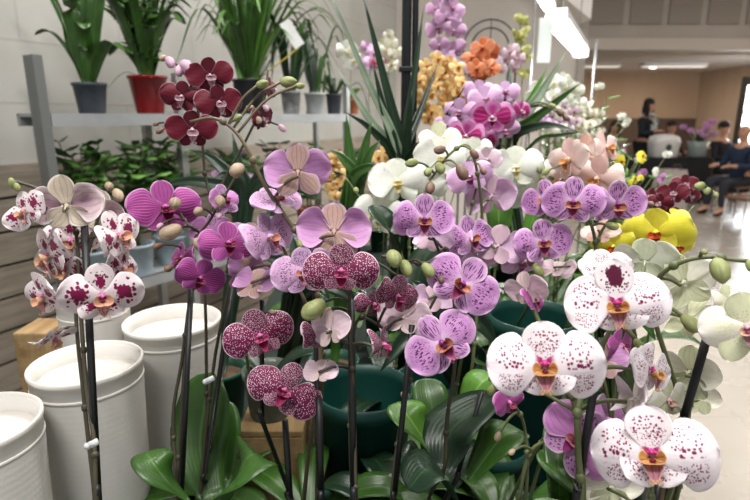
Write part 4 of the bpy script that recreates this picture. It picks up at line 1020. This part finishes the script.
orchid('hot pink orchid with pale margins, above the white blooms in the middle', (.20, 1.25), key='hotpink', seed=16, pmat=PG, nros=5, rosL=.2, pr=.055,
  flowers=[(492, 118, 48, 1.06, 4, 4, 0), (466, 136, 42, 1.06, -10, -6, -8), (521, 111, 28, 1.08, 40, 0, 0), (485, 100, 40, 1.12, 10, 14, 10, 'pink'), (460, 112, 38, 1.12, -20, 0, 0, 'pink'), (505, 92, 32, 1.14, 10, 20, 0, 'pink'), (478, 92, 34, 1.16, -10, 10, 0, 'pink'), (505, 130, 34, 1.12, 20, -20, 0, 'pink'), (484, 142, 32, 1.12, -20, -20, 10), (446, 126, 30, 1.12, -30, 0, 0, 'pink')],
  spikes=[[(440, 128, 1.12), (462, 118, 1.13), (484, 104, 1.14), (504, 104, 1.14), (512, 140, 1.14), (500, 220, 1.15), (490, 300, 1.15)], [(525, 108, 1.12), (510, 120, 1.14), (500, 180, 1.15)]],
  buds=[(560, 112, 10, 1.06, 'k'), (552, 106, 8, 1.06, 'g'), (566, 118, 8, 1.06, 'k')])
orchid('peach pink orchid clustered above the striped lilac blooms', (.40, 1.02), key='peach', seed=17, pmat=PG, nros=5, rosL=.18, pr=.055,
  flowers=[(570, 160, 54, .90, -46, 4, 10), (598, 178, 58, .90, -30, -18, -14), (606, 148, 44, .92, 58, 20, 10), (584, 150, 40, .95, 150, 0, 0), (600, 196, 46, .93, 10, -40, 0), (562, 180, 40, .95, -40, -10, 0)],
  spikes=[[(612, 134, .94), (594, 150, .95), (578, 168, .95), (584, 200, .96), (592, 280, .97), (585, 340, .97)]], buds=[(546, 172, 9, .90, 'g'), (556, 186, 8, .90, 'g')])
orchid('yellow orchid with red lips at the right, below the small burgundy one', (.535, 1.09), key='yellow', seed=18, pmat=PG, nros=4, rosL=.16, pr=.055,
  flowers=[(657, 233, 70, .86, -14, -2, 4), (676, 246, 46, .88, 40, -10, 0), (676, 220, 34, .90, 40, 20, 0), (614, 246, 48, .90, -20, -20, 0), (606, 198, 28, .92, 10, 0, 0), (628, 236, 40, .90, 10, -20, 0), (656, 262, 48, .88, 160, -30, 0, 'white'), (636, 268, 44, .84, 6, 20, 0, 'white'), (602, 262, 40, .84, 0, 40, 0, 'white')],
  spikes=[[(694, 206, .92), (676, 226, .92), (656, 238, .92), (640, 270, .92), (632, 340, .93), (624, 400, .93)], [(604, 208, .94), (618, 250, .94), (622, 340, .94)]], buds=[(686, 214, 9, .9, 'g')])
orchid('small burgundy orchid held far out at the right against the floor', (.62, 1.29), key='burgundy', seed=19, pmat=PG, nros=4, rosL=.18, pr=.055,
  flowers=[(673, 193, 32, 1.05, 6, 4, 0), (660, 203, 28, 1.06, -20, -6, 0), (685, 184, 27, 1.06, 20, 10, 0), (690, 196, 24, 1.07, 40, 0, 0), (668, 214, 24, 1.08, 0, -30, 0), (652, 196, 24, 1.08, -40, 10, 0)],
  spikes=[[(712, 192, 1.06), (696, 190, 1.08), (676, 196, 1.08), (664, 214, 1.09), (650, 250, 1.10), (648, 340, 1.12)]], buds=[(700, 186, 12, 1.04, 'g'), (707, 191, 9, 1.04, 'g'), (716, 195, 7, 1.04, 'g'), (640, 206, 9, 1.04, 'k'), (648, 212, 8, 1.04, 'k')])

def cluster(label, potc, key, cx, cy, rx, ry, d, w, n, seed, name='flowering_plant', group=None, cat='plant', jit=.12, base_z=TZ, lmat=None, keys=None, nros=5, rosL=.22, stemfrom=None, pmat=None, avoid=.55, pr=.055):
    r = random.Random(seed); fl = []; tries = 0
    while len(fl) < n and tries < 4000:
        tries += 1
        a = r.uniform(0, 2*pi); q = sqrt(r.random()); x, y = cx+cos(a)*q*rx, cy+sin(a)*q*ry
        if any(abs(x-f[0])+abs(y-f[1]) < w*avoid for f in fl): continue
        fl.append((x, y, w*r.uniform(.85, 1.15), d+r.uniform(-jit, jit)*.5, r.uniform(-45, 45), r.uniform(-25, 25), r.uniform(-25, 25), r.choice(keys) if keys else key))
    sp = [[(cx-rx*.2, cy-ry, d+.05), (cx, cy, d+.06), (cx+rx*.1, cy+ry, d+.06), (cx, cy+ry+60, d+.06)]]
    if rx > 14: sp.append([(cx+rx*.6, cy-ry*.5, d+.05), (cx+rx*.4, cy+ry*.5, d+.06), (cx, cy+ry+50, d+.06)]); sp.append([(cx-rx*.7, cy-ry*.4, d+.05), (cx-rx*.4, cy+ry*.5, d+.06), (cx, cy+ry+50, d+.06)])
    return orchid(label, potc, flowers=fl, spikes=sp, key=key, seed=seed, name=name, group=group, cat=cat, base_z=base_z, lmat=lmat, nros=nros, rosL=rosL, pmat=pmat, pr=pr, mini_under=60, stemr=.0022)
cluster('amber yellow small-flowered orchid beside the black pole', (.115, 1.56), 'amber', 440, 92, 25, 36, 1.45, 19, 42, 31, name='potted_orchid', cat='orchid')
cluster('amber orchid with small blooms low behind the lilac back-turned orchid', (-.14, 1.56), 'amber', 341, 176, 13, 22, 1.45, 17, 18, 32, name='potted_orchid', cat='orchid')
cluster('amber orchid peeking out between the white bloom and the pole', (.02, 1.56), 'amber', 384, 160, 9, 8, 1.45, 17, 5, 33, name='potted_orchid', cat='orchid')
cluster('tall pale pink orchid column rising to the top edge right of the pole', (.25, 1.80), 'pink', 446, 34, 13, 44, 1.65, 27, 18, 34, name='potted_orchid', cat='orchid')
cluster('bright orange orchid in front of the wire arch', (.37, 1.92), 'orange', 483, 62, 12, 17, 1.75, 24, 8, 35, name='potted_orchid', cat='orchid')
cluster('white orchid with crimson specks left of the orange orchid', (.24, 2.06), 'blotched', 466, 76, 8, 11, 1.9, 17, 5, 36, name='potted_orchid', cat='orchid')
cluster('pale pink and white orchid right of the orange orchid', (.50, 2.06), 'palepink', 506, 62, 12, 13, 1.9, 19, 7, 37, name='potted_orchid', cat='orchid')
cluster('white orchid bloom high behind the shelf post', (-.12, 2.66), 'white', 350, 56, 8, 10, 2.4, 24, 4, 38, name='potted_orchid', cat='orchid')
cluster('rose red and pink orchid high behind the sword leaves', (.02, 2.80), 'rosered', 369, 58, 11, 11, 2.5, 20, 7, 39, name='potted_orchid', cat='orchid', keys=['rosered', 'pink'])
cluster('pale yellow flowering plant behind the sword leaves', (.17, 2.66), 'cream', 388, 54, 9, 20, 2.4, 15, 9, 40)
cluster('tall spray of tiny yellow green blooms under the lamp stand', (.45, 2.27), 'lime', 521, 48, 8, 36, 2.1, 9, 22, 41)
cluster('white many-flowered orchid right of the sword leaves', (.62, 1.83), 'white', 556, 98, 24, 20, 1.7, 19, 22, 42, name='potted_orchid', cat='orchid')
cluster('lilac and white small-flowered plant above the horizontal leaf', (.56, 1.62), 'pink', 560, 118, 20, 14, 1.5, 14, 14, 43, keys=['pink', 'palepink', 'white'])
cluster('small white blooms with green buds at the edge of the rear table', (.635, 1.86), 'cream', 590, 122, 14, 16, 1.75, 12, 14, 44)
cluster('crimson speckled small orchid below the amber orchid', (.34, 1.48), 'rosered', 478, 110, 10, 8, 1.4, 16, 4, 45, name='potted_orchid', cat='orchid')
cluster('pale lilac bloom cluster under the white many-flowered orchid', (.46, 1.50), 'palepink', 528, 122, 12, 8, 1.38, 17, 5, 46, name='potted_orchid', cat='orchid')
# yellow daisies and green sprigs on the right
def sprig(label, potc, px, py, rx, H, d, seed, keyc, n=7, name='flowering_plant', pmat=None, w=9, base_z=TZ, m2=None):
    base = V((potc[0], potc[1], base_z)); root = thing(name, base, label, 'plant'); pot(root, base, .055, .12, pmat or PG)
    top = base+V((0, 0, .105)); tgt = P(px, py, d)
    bush(root, top, rx, max(.15, tgt.z-top.z), 18, LEAFB, .011, .045, seed, lean=((tgt-top).x, (tgt-top).y), mats2=m2 or LEAF)
    r = random.Random(seed)
    for i in range(n):
        q = P(px+r.uniform(-1, 1)*rx/d*FPX, py+r.uniform(-8, 40), d+r.uniform(-.06, .06))
        tl = add_flower(root, q, w/FPX*d, r.choice(keyc), r.uniform(-40, 40), r.uniform(-10, 40), r.uniform(0, 90), mini=True)
        MB().tube(smooth_path([top, top.lerp(tl, .6), tl], 8), .0016, 5).build('flower_stem', STEMG, root)
sprig('green sprigs with yellow starry flowers right of the peach orchid', (.635, 1.53), 618, 148, .07, .4, 1.40, 51, ['yellow'], 7, w=15)
sprig('green sprigs with small violet flowers beside the yellow starry ones', (.63, 1.69), 640, 160, .08, .4, 1.52, 52, ['lilac', 'white'], 9, w=10)
sprig('leafy green sprigs behind the white many-flowered orchid', (.63, 2.04), 572, 92, .13, .5, 1.95, 53, ['white', 'yellow'], 14, w=10)
sprig('leafy sprigs with pale lilac flowers below the lamp end', (.63, 2.22), 596, 118, .12, .4, 2.1, 54, ['pink', 'white'], 12, w=10)
# sword-leaved plants
def swords(label, potc, base_px, tips, W, mat, seed, group=None, pmat=None):
    base = V((potc[0], potc[1], TZ)); root = thing('sword_leaved_plant', base, label, 'plant', group); pot(root, base, .06, .13, pmat or PG); top = base+V((0, 0, .11))
    for i, tp in enumerate(tips):
        m = tp[4] if len(tp) > 4 else mat
        b_ = P(*base_px)+V((R.uniform(-.015, .015), 0, 0)); e = P(tp[0], tp[1], tp[2])
        mid = b_.lerp(e, .5)+V((0, 0, tp[3]))
        MB().blade([top, top.lerp(b_, .55), b_, mid, e], W*R.uniform(.85, 1.1), prof='sword', fold=.5, nrm=(0.1, -1, .35)).build('leaf', m, root)
    return root
swords('sword-leaved plant with long dark leaves crossing around the black pole', (.04, 1.32), (400, 165, 1.22), [(325, -20, 1.1, .0, LEAFG), (361, -12, 1.15, .01), (424, 5, 1.2, .0), (372, 60, 1.15, .0), (466, 84, 1.1, -.02), (438, 62, 1.3, .0), (338, 70, 1.2, .0, LEAFG), (412, 90, 1.15, 0), (345, 112, 1.1, .02)], .022, LEAFD, 61)
swords('sword-leaved plant with bright leaves fanning up right of the hot pink orchid', (.42, 1.34), (505, 148, 1.25), [(566, 52, 1.2, .0, LEAFG), (548, 66, 1.22, .0, LEAFB), (582, 82, 1.15, .01, LEAF), (582, 133, 1.05, .03, LEAFD), (510, 62, 1.3, .0, LEAFD), (470, 80, 1.3, 0, LEAFD)], .030, LEAF, 62)
swords('sword-leaved plant with slim upright leaves behind the back-turned lilac orchid', (-.10, 1.20), (352, 190, 1.12), [(346, 112, 1.1, .0), (372, 120, 1.1, .01), (330, 150, 1.1, .02), (380, 140, 1.1, .02), (390, 175, 1.08, .03)], .026, LEAF, 63)
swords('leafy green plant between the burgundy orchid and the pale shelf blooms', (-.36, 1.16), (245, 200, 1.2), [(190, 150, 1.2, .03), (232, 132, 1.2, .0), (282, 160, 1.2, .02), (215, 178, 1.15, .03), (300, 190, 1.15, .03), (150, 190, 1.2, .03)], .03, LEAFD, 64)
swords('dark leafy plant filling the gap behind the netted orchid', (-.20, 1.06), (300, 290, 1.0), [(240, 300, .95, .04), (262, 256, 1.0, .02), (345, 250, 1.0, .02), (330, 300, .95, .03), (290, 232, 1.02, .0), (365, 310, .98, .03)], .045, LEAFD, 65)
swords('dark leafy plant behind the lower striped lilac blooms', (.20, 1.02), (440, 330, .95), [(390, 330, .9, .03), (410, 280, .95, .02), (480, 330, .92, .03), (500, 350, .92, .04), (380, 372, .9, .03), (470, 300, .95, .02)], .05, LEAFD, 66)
swords('green leafy plant under the yellow orchid', (.44, .84), (610, 330, .82), [(560, 330, .8, .03), (585, 290, .82, .02), (640, 310, .8, .02), (655, 340, .8, .03), (600, 280, .84, .02)], .045, LEAF, 67)
# ------------------------------------------------------------------ people and furniture at the back of the hall
def skin_mesh(name, chains, mat, parent, sub=2):
    """chains: lists of (x,y,z,r); chains that start at a shared point are joined"""
    verts = []; edges = []; rad_ = []; idx = {}
    for ch in chains:
        prev = None
        for (x, y, z, r) in ch:
            k = (round(x, 4), round(y, 4), round(z, 4))
            if k not in idx: idx[k] = len(verts); verts.append((x, y, z)); rad_.append(r)
            i = idx[k]
            if prev is not None and prev != i: edges.append((prev, i))
            prev = i
    me = bpy.data.meshes.new(name); me.from_pydata(verts, edges, [])
    o = bpy.data.objects.new(name, me); C.objects.link(o); o.parent = parent
    m = o.modifiers.new('skin', 'SKIN'); m.use_smooth_shade = True
    for i, sv in enumerate(me.skin_vertices[0].data): sv.radius = (rad_[i], rad_[i]); sv.use_root = (i == 0)
    s = o.modifiers.new('sub', 'SUBSURF'); s.levels = sub; s.render_levels = sub
    me.materials.append(mat); return o
SKIN = plain('skin', '#b98a70', .55); HAIRD = plain('dark_hair', '#1c1512', .7); 
def person(label, loc, rz, top='#20242c', bottom='#22242a', hair='#1c1512', seated=False, bald=False, long_hair=False, scarf=None, arms='down', scale=1.0, hairlen=0):
    root = thing('person', loc, label, 'person'); root.rotation_euler = (0, 0, rz); root.scale = (scale,)*3
    TOPM = plain('shirt', top, .85, var=.12); BOT = plain('trousers', bottom, .85); H = plain('hair', hair, .7) if hair != '#1c1512' else HAIRD
    SHOE = plain('shoes', '#15130f', .5)
    hz = .50 if seated else .93           # pelvis height; the figure faces -Y
    sh = hz+.48; f = .0
    def hand(p, d):
        p = V(p); d = V(d).normalized(); sd = d.cross(V((0, 0, 1))); sd = sd.normalized() if sd.length > .1 else V((1, 0, 0))
        out = []; w0 = tuple(p)+(.024,); pal = tuple(p+d*.07)+(.022,); out.append([w0, pal])
        for k, (o_, l_) in enumerate(((-.03, .062), (-.01, .075), (.01, .07), (.03, .055))):
            a = p+d*.07; b_ = a+sd*o_*1.1+d*.03; c_ = b_+d*l_*.5+V((0, 0, -.008)); e_ = c_+d*l_*.4+V((0, 0, -.022))
            out.append([pal, tuple(b_)+(.009,), tuple(c_)+(.0085,), tuple(e_)+(.007,)])
        t1 = p+d*.025-sd*.035; out.append([w0, tuple(t1)+(.011,), tuple(t1+d*.035-sd*.008)+(.009,)]); return out
    pel = (0, 0, hz, .125); chest = (0, -.01, hz+.34, .135)
    body = [[pel, (0, .005, hz+.16, .115), chest, (0, 0, sh+.0, .085), (0, -.005, sh+.08, .052), (0, -.02, sh+.14, .055), (0, -.028, sh+.20, .078), (0, -.02, sh+.27, .080), (0, -.01, sh+.325, .05)]]
    shirt = [[(0, 0, hz-.02, .145), (0, .005, hz+.16, .132), (0, -.01, hz+.34, .152), (0, 0, sh-.0, .10), (0, 0, sh+.035, .068)]]
    pants = []; shoes = []
    for s in (-1, 1):
        shd = (s*.165, 0, sh-.02, .058)
        if arms == 'down': el = (s*.22, .02, sh-.30, .042); wr = (s*.20, -.06, sh-.54, .028); dd = (0, -.15, -1)
        elif arms == 'table': el = (s*.23, -.08, sh-.27, .042); wr = (s*.14, -.32, sh-.25, .028); dd = (-s*.4, -1, 0)
        else: el = (s*.22, -.03, sh-.28, .042); wr = (s*.07, -.24, sh-.22, .028); dd = (-s*.9, -.4, .1)
        body.append([(0, 0, sh+.0, .085), shd, el, wr]); body += hand(wr[:3], dd)
        w2 = tuple(V(wr[:3]).lerp(V(el[:3]), .12))
        shirt.append([(0, 0, sh-.0, .10), (shd[0], shd[1], shd[2], .07), (el[0], el[1], el[2], .054), w2+(.040,)])
        if seated: kn = (s*.12, -.42, hz+.0, .062); an = (s*.13, -.40, .09, .040); toe = (s*.14, -.55, .04, .035)
        else: kn = (s*.10, -.01, .50, .058); an = (s*.10, .02, .09, .040); toe = (s*.11, -.13, .035, .035)
        hp = (s*.095, -.0, hz-.04, .095)
        body.append([pel, hp, kn, an, toe])
        pants.append([(0, 0, hz, .14), (hp[0], hp[1], hp[2], .11), (kn[0], kn[1], kn[2], .076), (an[0], an[1], an[2]+.02, .056)])
        shoes.append([(an[0], an[1]+.03, .05, .046), (an[0], an[1]-.05, .045, .046), (toe[0], toe[1], .035, .036)])
    skin_mesh('body', body, SKIN, root); skin_mesh('shirt', shirt, TOPM, root); skin_mesh('trousers', pants, BOT, root)
    for c_ in shoes: skin_mesh('shoe', [c_], SHOE, root)
    hc = V((0, -.02, sh+.25))
    def part(nm, b, m):
        o = bpy.data.objects.new(nm, b.mesh(nm, [m])); C.objects.link(o); o.parent = root; return o
    b = MB(); b.ball(hc+V((0, -.088, -.01)), .012, .018, .022, nu=8, nv=6)
    for s in (-1, 1): b.ball(hc+V((s*.080, .01, -.005)), .012, .02, .03, nu=8, nv=6)
    b.ball(hc+V((0, -.035, -.06)), .055, .05, .045)
    part('face', b, SKIN)
    b = MB()
    for s in (-1, 1): b.ball(hc+V((s*.030, -.076, .015)), .011, .007, .007, nu=8, nv=6)
    part('eyes', b, plain('eye', '#1a1412', .2))
    b = MB(); b.ball(hc+V((0, -.079, -.052)), .024, .008, .006, nu=8, nv=6); part('mouth', b, plain('lips', '#8c4a44', .5))
    b = MB()
    if bald:
        for s in (-1, 1): b.ball(hc+V((s*.070, .035, .0)), .022, .05, .04)
        b.ball(hc+V((0, .075, -.01)), .06, .025, .045)
    else:
        b.ball(hc+V((0, .022, .035)), .096, .098, .090, bumpy=.1)
        if long_hair:
            b.ball(hc+V((0, .065, -.08)), .105, .055, .15, bumpy=.2)
            for s in (-1, 1): b.ball(hc+V((s*.08, .0, -.10)), .035, .05, .14, bumpy=.2)
    part('hair', b, H)
    if scarf:
        b = MB()
        for k in range(12):
            a = 2*pi*k/12; b.ball((cos(a)*.085, sin(a)*.08-.01, sh+.06+.01*sin(a*3)), .045, .04, .035, nu=8, nv=6, bumpy=.2)
        b.ball((.05, -.145, sh-.12), .05, .03, .17, bumpy=.3); b.ball((-.05, -.15, sh-.16), .05, .03, .20, bumpy=.3)
        n = NT('patterned_scarf'); tc = n.node('ShaderNodeTexCoord').outputs['Object']; vo = n.vor(tc, 14)
        n2 = n.noise(tc, 22, 1); m = n.surf(n.mix(n.ss(n2, .48, .54), lin('#1d1f22'), lin('#cfd3d0')), .9)
        part('scarf', b, m)
    return root
def at(px, py, d, z=0):
    """the floor place seen at column px, d metres away"""
    p = P(px, py, d); return V((p.x, p.y, z))
person('standing woman with long dark hair, dark jacket and patterned scarf', at(646, 130, 9.95), rad(35), '#1d2226', '#1c1c20', long_hair=True, scarf=True, arms='fold', scale=.98)
person('seated bald man in a dark blue shirt at the window end', at(743, 150, 8.0), rad(-72), '#1c2a40', '#2a2c34', hair='#8a7a6c', seated=True, bald=True, arms='table', scale=1.0)
person('seated person with dark hair and black top facing the bald man', at(722, 140, 9.6), rad(20), '#1d1c22', '#20222a', seated=True, arms='table')
person('seated person with dark hair behind the white round box', at(671, 130, 10.8), rad(10), '#33231f', '#20222a', seated=True, arms='table')
person('seated person in brown at the left end of the far hall', at(600, 130, 11.2), rad(25), '#4a2f28', '#20222a', hair='#3a241a', seated=True, arms='table')
person('seated person in pale top with brown hair beside the one in brown', at(615, 128, 10.4), rad(-30), '#b79f92', '#20222a', hair='#3a241a', seated=True, long_hair=True, arms='table')
CHM = plain('chair_brown', '#6a4a38', .6); CHL = plain('chair_metal', '#8c8c8c', .3, metal=.8)
def chair(loc, rz, lab):
    t = thing('chair', loc, lab, 'chair', None); t.rotation_euler = (0, 0, rz)
    def pt(nm, b, m):
        o = bpy.data.objects.new(nm, b.mesh(nm, [m], smooth=False)); C.objects.link(o); o.parent = t
    pt('seat', MB().box((-.21, -.21, .40), (.21, .21, .43), bev=.01), CHM)
    pt('backrest', MB().box((-.21, .20, .58), (.21, .225, .86), bev=.008), CHM)
    for x in (-.19, .19):
        for y in (-.18, .20): pt('leg', MB().tube([(x, y, .40 if y < 0 else .86), (x, y*1.05, 0)], .012, 8), CHL)
chair(at(743, 150, 8.0)+V((-.03, -.01, 0)), rad(-72), 'brown wooden chair under the seated bald man')
chair(at(722, 140, 9.6), rad(20), 'brown wooden chair under the dark-haired seated person by the window')
chair(at(671, 130, 10.8), rad(10), 'brown wooden chair behind the white round box')
chair(at(600, 130, 11.2), rad(25), 'brown wooden chair under the person in brown')
chair(at(615, 128, 10.4), rad(-30), 'brown wooden chair under the person in the pale top')
# black-clothed table
a = at(640, 150, 8.9); b_ = at(716, 150, 8.9)
t = thing('cloth_table', ((a.x+b_.x)/2, a.y, 0), 'long table under a black cloth at the back of the hall', 'table')
BC = plain('black_cloth', '#141416', .9)
mb = MB(); n = 60; vs = []; fs = []
loop = []
for k in range(n):
    x0, y0, x1, y1 = a.x, a.y, b_.x, a.y+.75; per = 2*(x1-x0+y1-y0); s = per*k/n
    if s < x1-x0: q = (x0+s, y0)
    elif s < x1-x0+y1-y0: q = (x1, y0+s-(x1-x0))
    elif s < 2*(x1-x0)+y1-y0: q = (x1-(s-(x1-x0)-(y1-y0)), y1)
    else: q = (x0, y1-(s-2*(x1-x0)-(y1-y0)))
    loop.append(q)
for z, f in ((.76, 0), (.74, .01), (.05, .035)):
    for k, q in enumerate(loop):
        cx, cy = (a.x+b_.x)/2, a.y+.375; d = V((q[0]-cx, q[1]-cy, 0)).normalized(); o_ = f*(1+.6*sin(k*1.9)); vs.append((q[0]+d.x*o_, q[1]+d.y*o_, z))
for j in range(2):
    for k in range(n): fs.append((j*n+k, j*n+(k+1) % n, (j+1)*n+(k+1) % n, (j+1)*n+k))
fs.append(tuple(range(n))); mb.add(vs, fs); mb.build('tablecloth', BC, t)
mb = MB().box((a.x+.02, a.y+.02, .70), (b_.x-.02, a.y+.73, .738)); mb.build('tabletop', TW, t, False)
for x in (a.x+.1, b_.x-.1):
    for y in (a.y+.1, a.y+.65): MB().box((x-.02, y-.02, 0), (x+.02, y+.02, .70)).build('leg', TW, t, False)
# white rounded box with a dark mark, white bag
q = at(663, 150, 9.1, .76); t = thing('white_container', q, 'white round-shouldered container with a dark mark on the black table', 'container')
MB().lathe([(0, 0), (.19, 0), (.20, .02), (.22, .22), (.225, .26), (.20, .33), (.13, .37), (0, .38)], q, 28, sy=.8, squircle=5).build('body', plain('white_enamel', '#c6c4c0', .35), t)
MB().ball(q+V((0, -.176, .17)), .05, .008, .055).build('mark', plain('dark_mark', '#3c4442', .5), t)
q = at(673, 165, 8.5, 0); t = thing('paper_bag', q, 'pale open-topped bag on the floor before the black table', 'bag')
c = q; mb = MB(); hh = .62
vs = [c+V((sx*wx, sy*.12, z)) for z, wx in ((0, .24), (.35, .23), (hh, .17)) for sx, sy in ((-1, -1), (1, -1), (1, 1), (-1, 1))]
fs = [(3, 2, 1, 0)]+[(j*4+k, j*4+(k+1) % 4, j*4+4+(k+1) % 4, j*4+4+k) for j in range(2) for k in range(4)]
mb.add(vs, fs); ob = mb.build('body', plain('bag_paper', '#b8aea6', .8), t, False); sm = ob.modifiers.new('s', 'SOLIDIFY'); sm.thickness = .006
MB().tube([c+V((-.07, -.13, hh)), c+V((-.05, -.13, hh+.08)), c+V((.05, -.13, hh+.08)), c+V((.07, -.13, hh))], .006, 6).build('handle', plain('bag_handle', '#6b5b50', .8), t)
# vase of purple flowers
q = at(697, 150, 9.1, .76); t = thing('flower_vase', q, 'glass vase of upright purple flowers on the black table', 'vase')
MB().lathe([(0, 0), (.13, 0), (.15, .02), (.14, .15), (.17, .26), (.165, .26), (.135, .15), (.14, .03), (0, .02)], q, 24).build('vase', plain('vase_glass', '#9aa5a2', .1, trans=.4), t)
r = random.Random(3)
for i in range(22):
    d = V((r.uniform(-.30, .30), r.uniform(-.12, .12), r.uniform(.32, .58))); tip = q+d
    MB().blade([q+V((0, 0, .1)), q+V((d.x*.4, d.y*.4, .3)), tip], .03, prof='sword').build('leaf', LEAF if i % 2 else LEAFD, t)
    if i % 2 == 0: add_flower(t, tip+V((0, -.02, .02)), .11, 'lilac', r.uniform(-40, 40), 10, 0, mini=True)
# white draped table at the right edge and a shiny trolley of boxes beyond
CHL = plain('chair_white_metal', '#e2e4e8', .25, metal=.3)
chair(at(752, 190, 6.9), rad(200), 'brown chair with pale metal legs standing empty at the right edge')
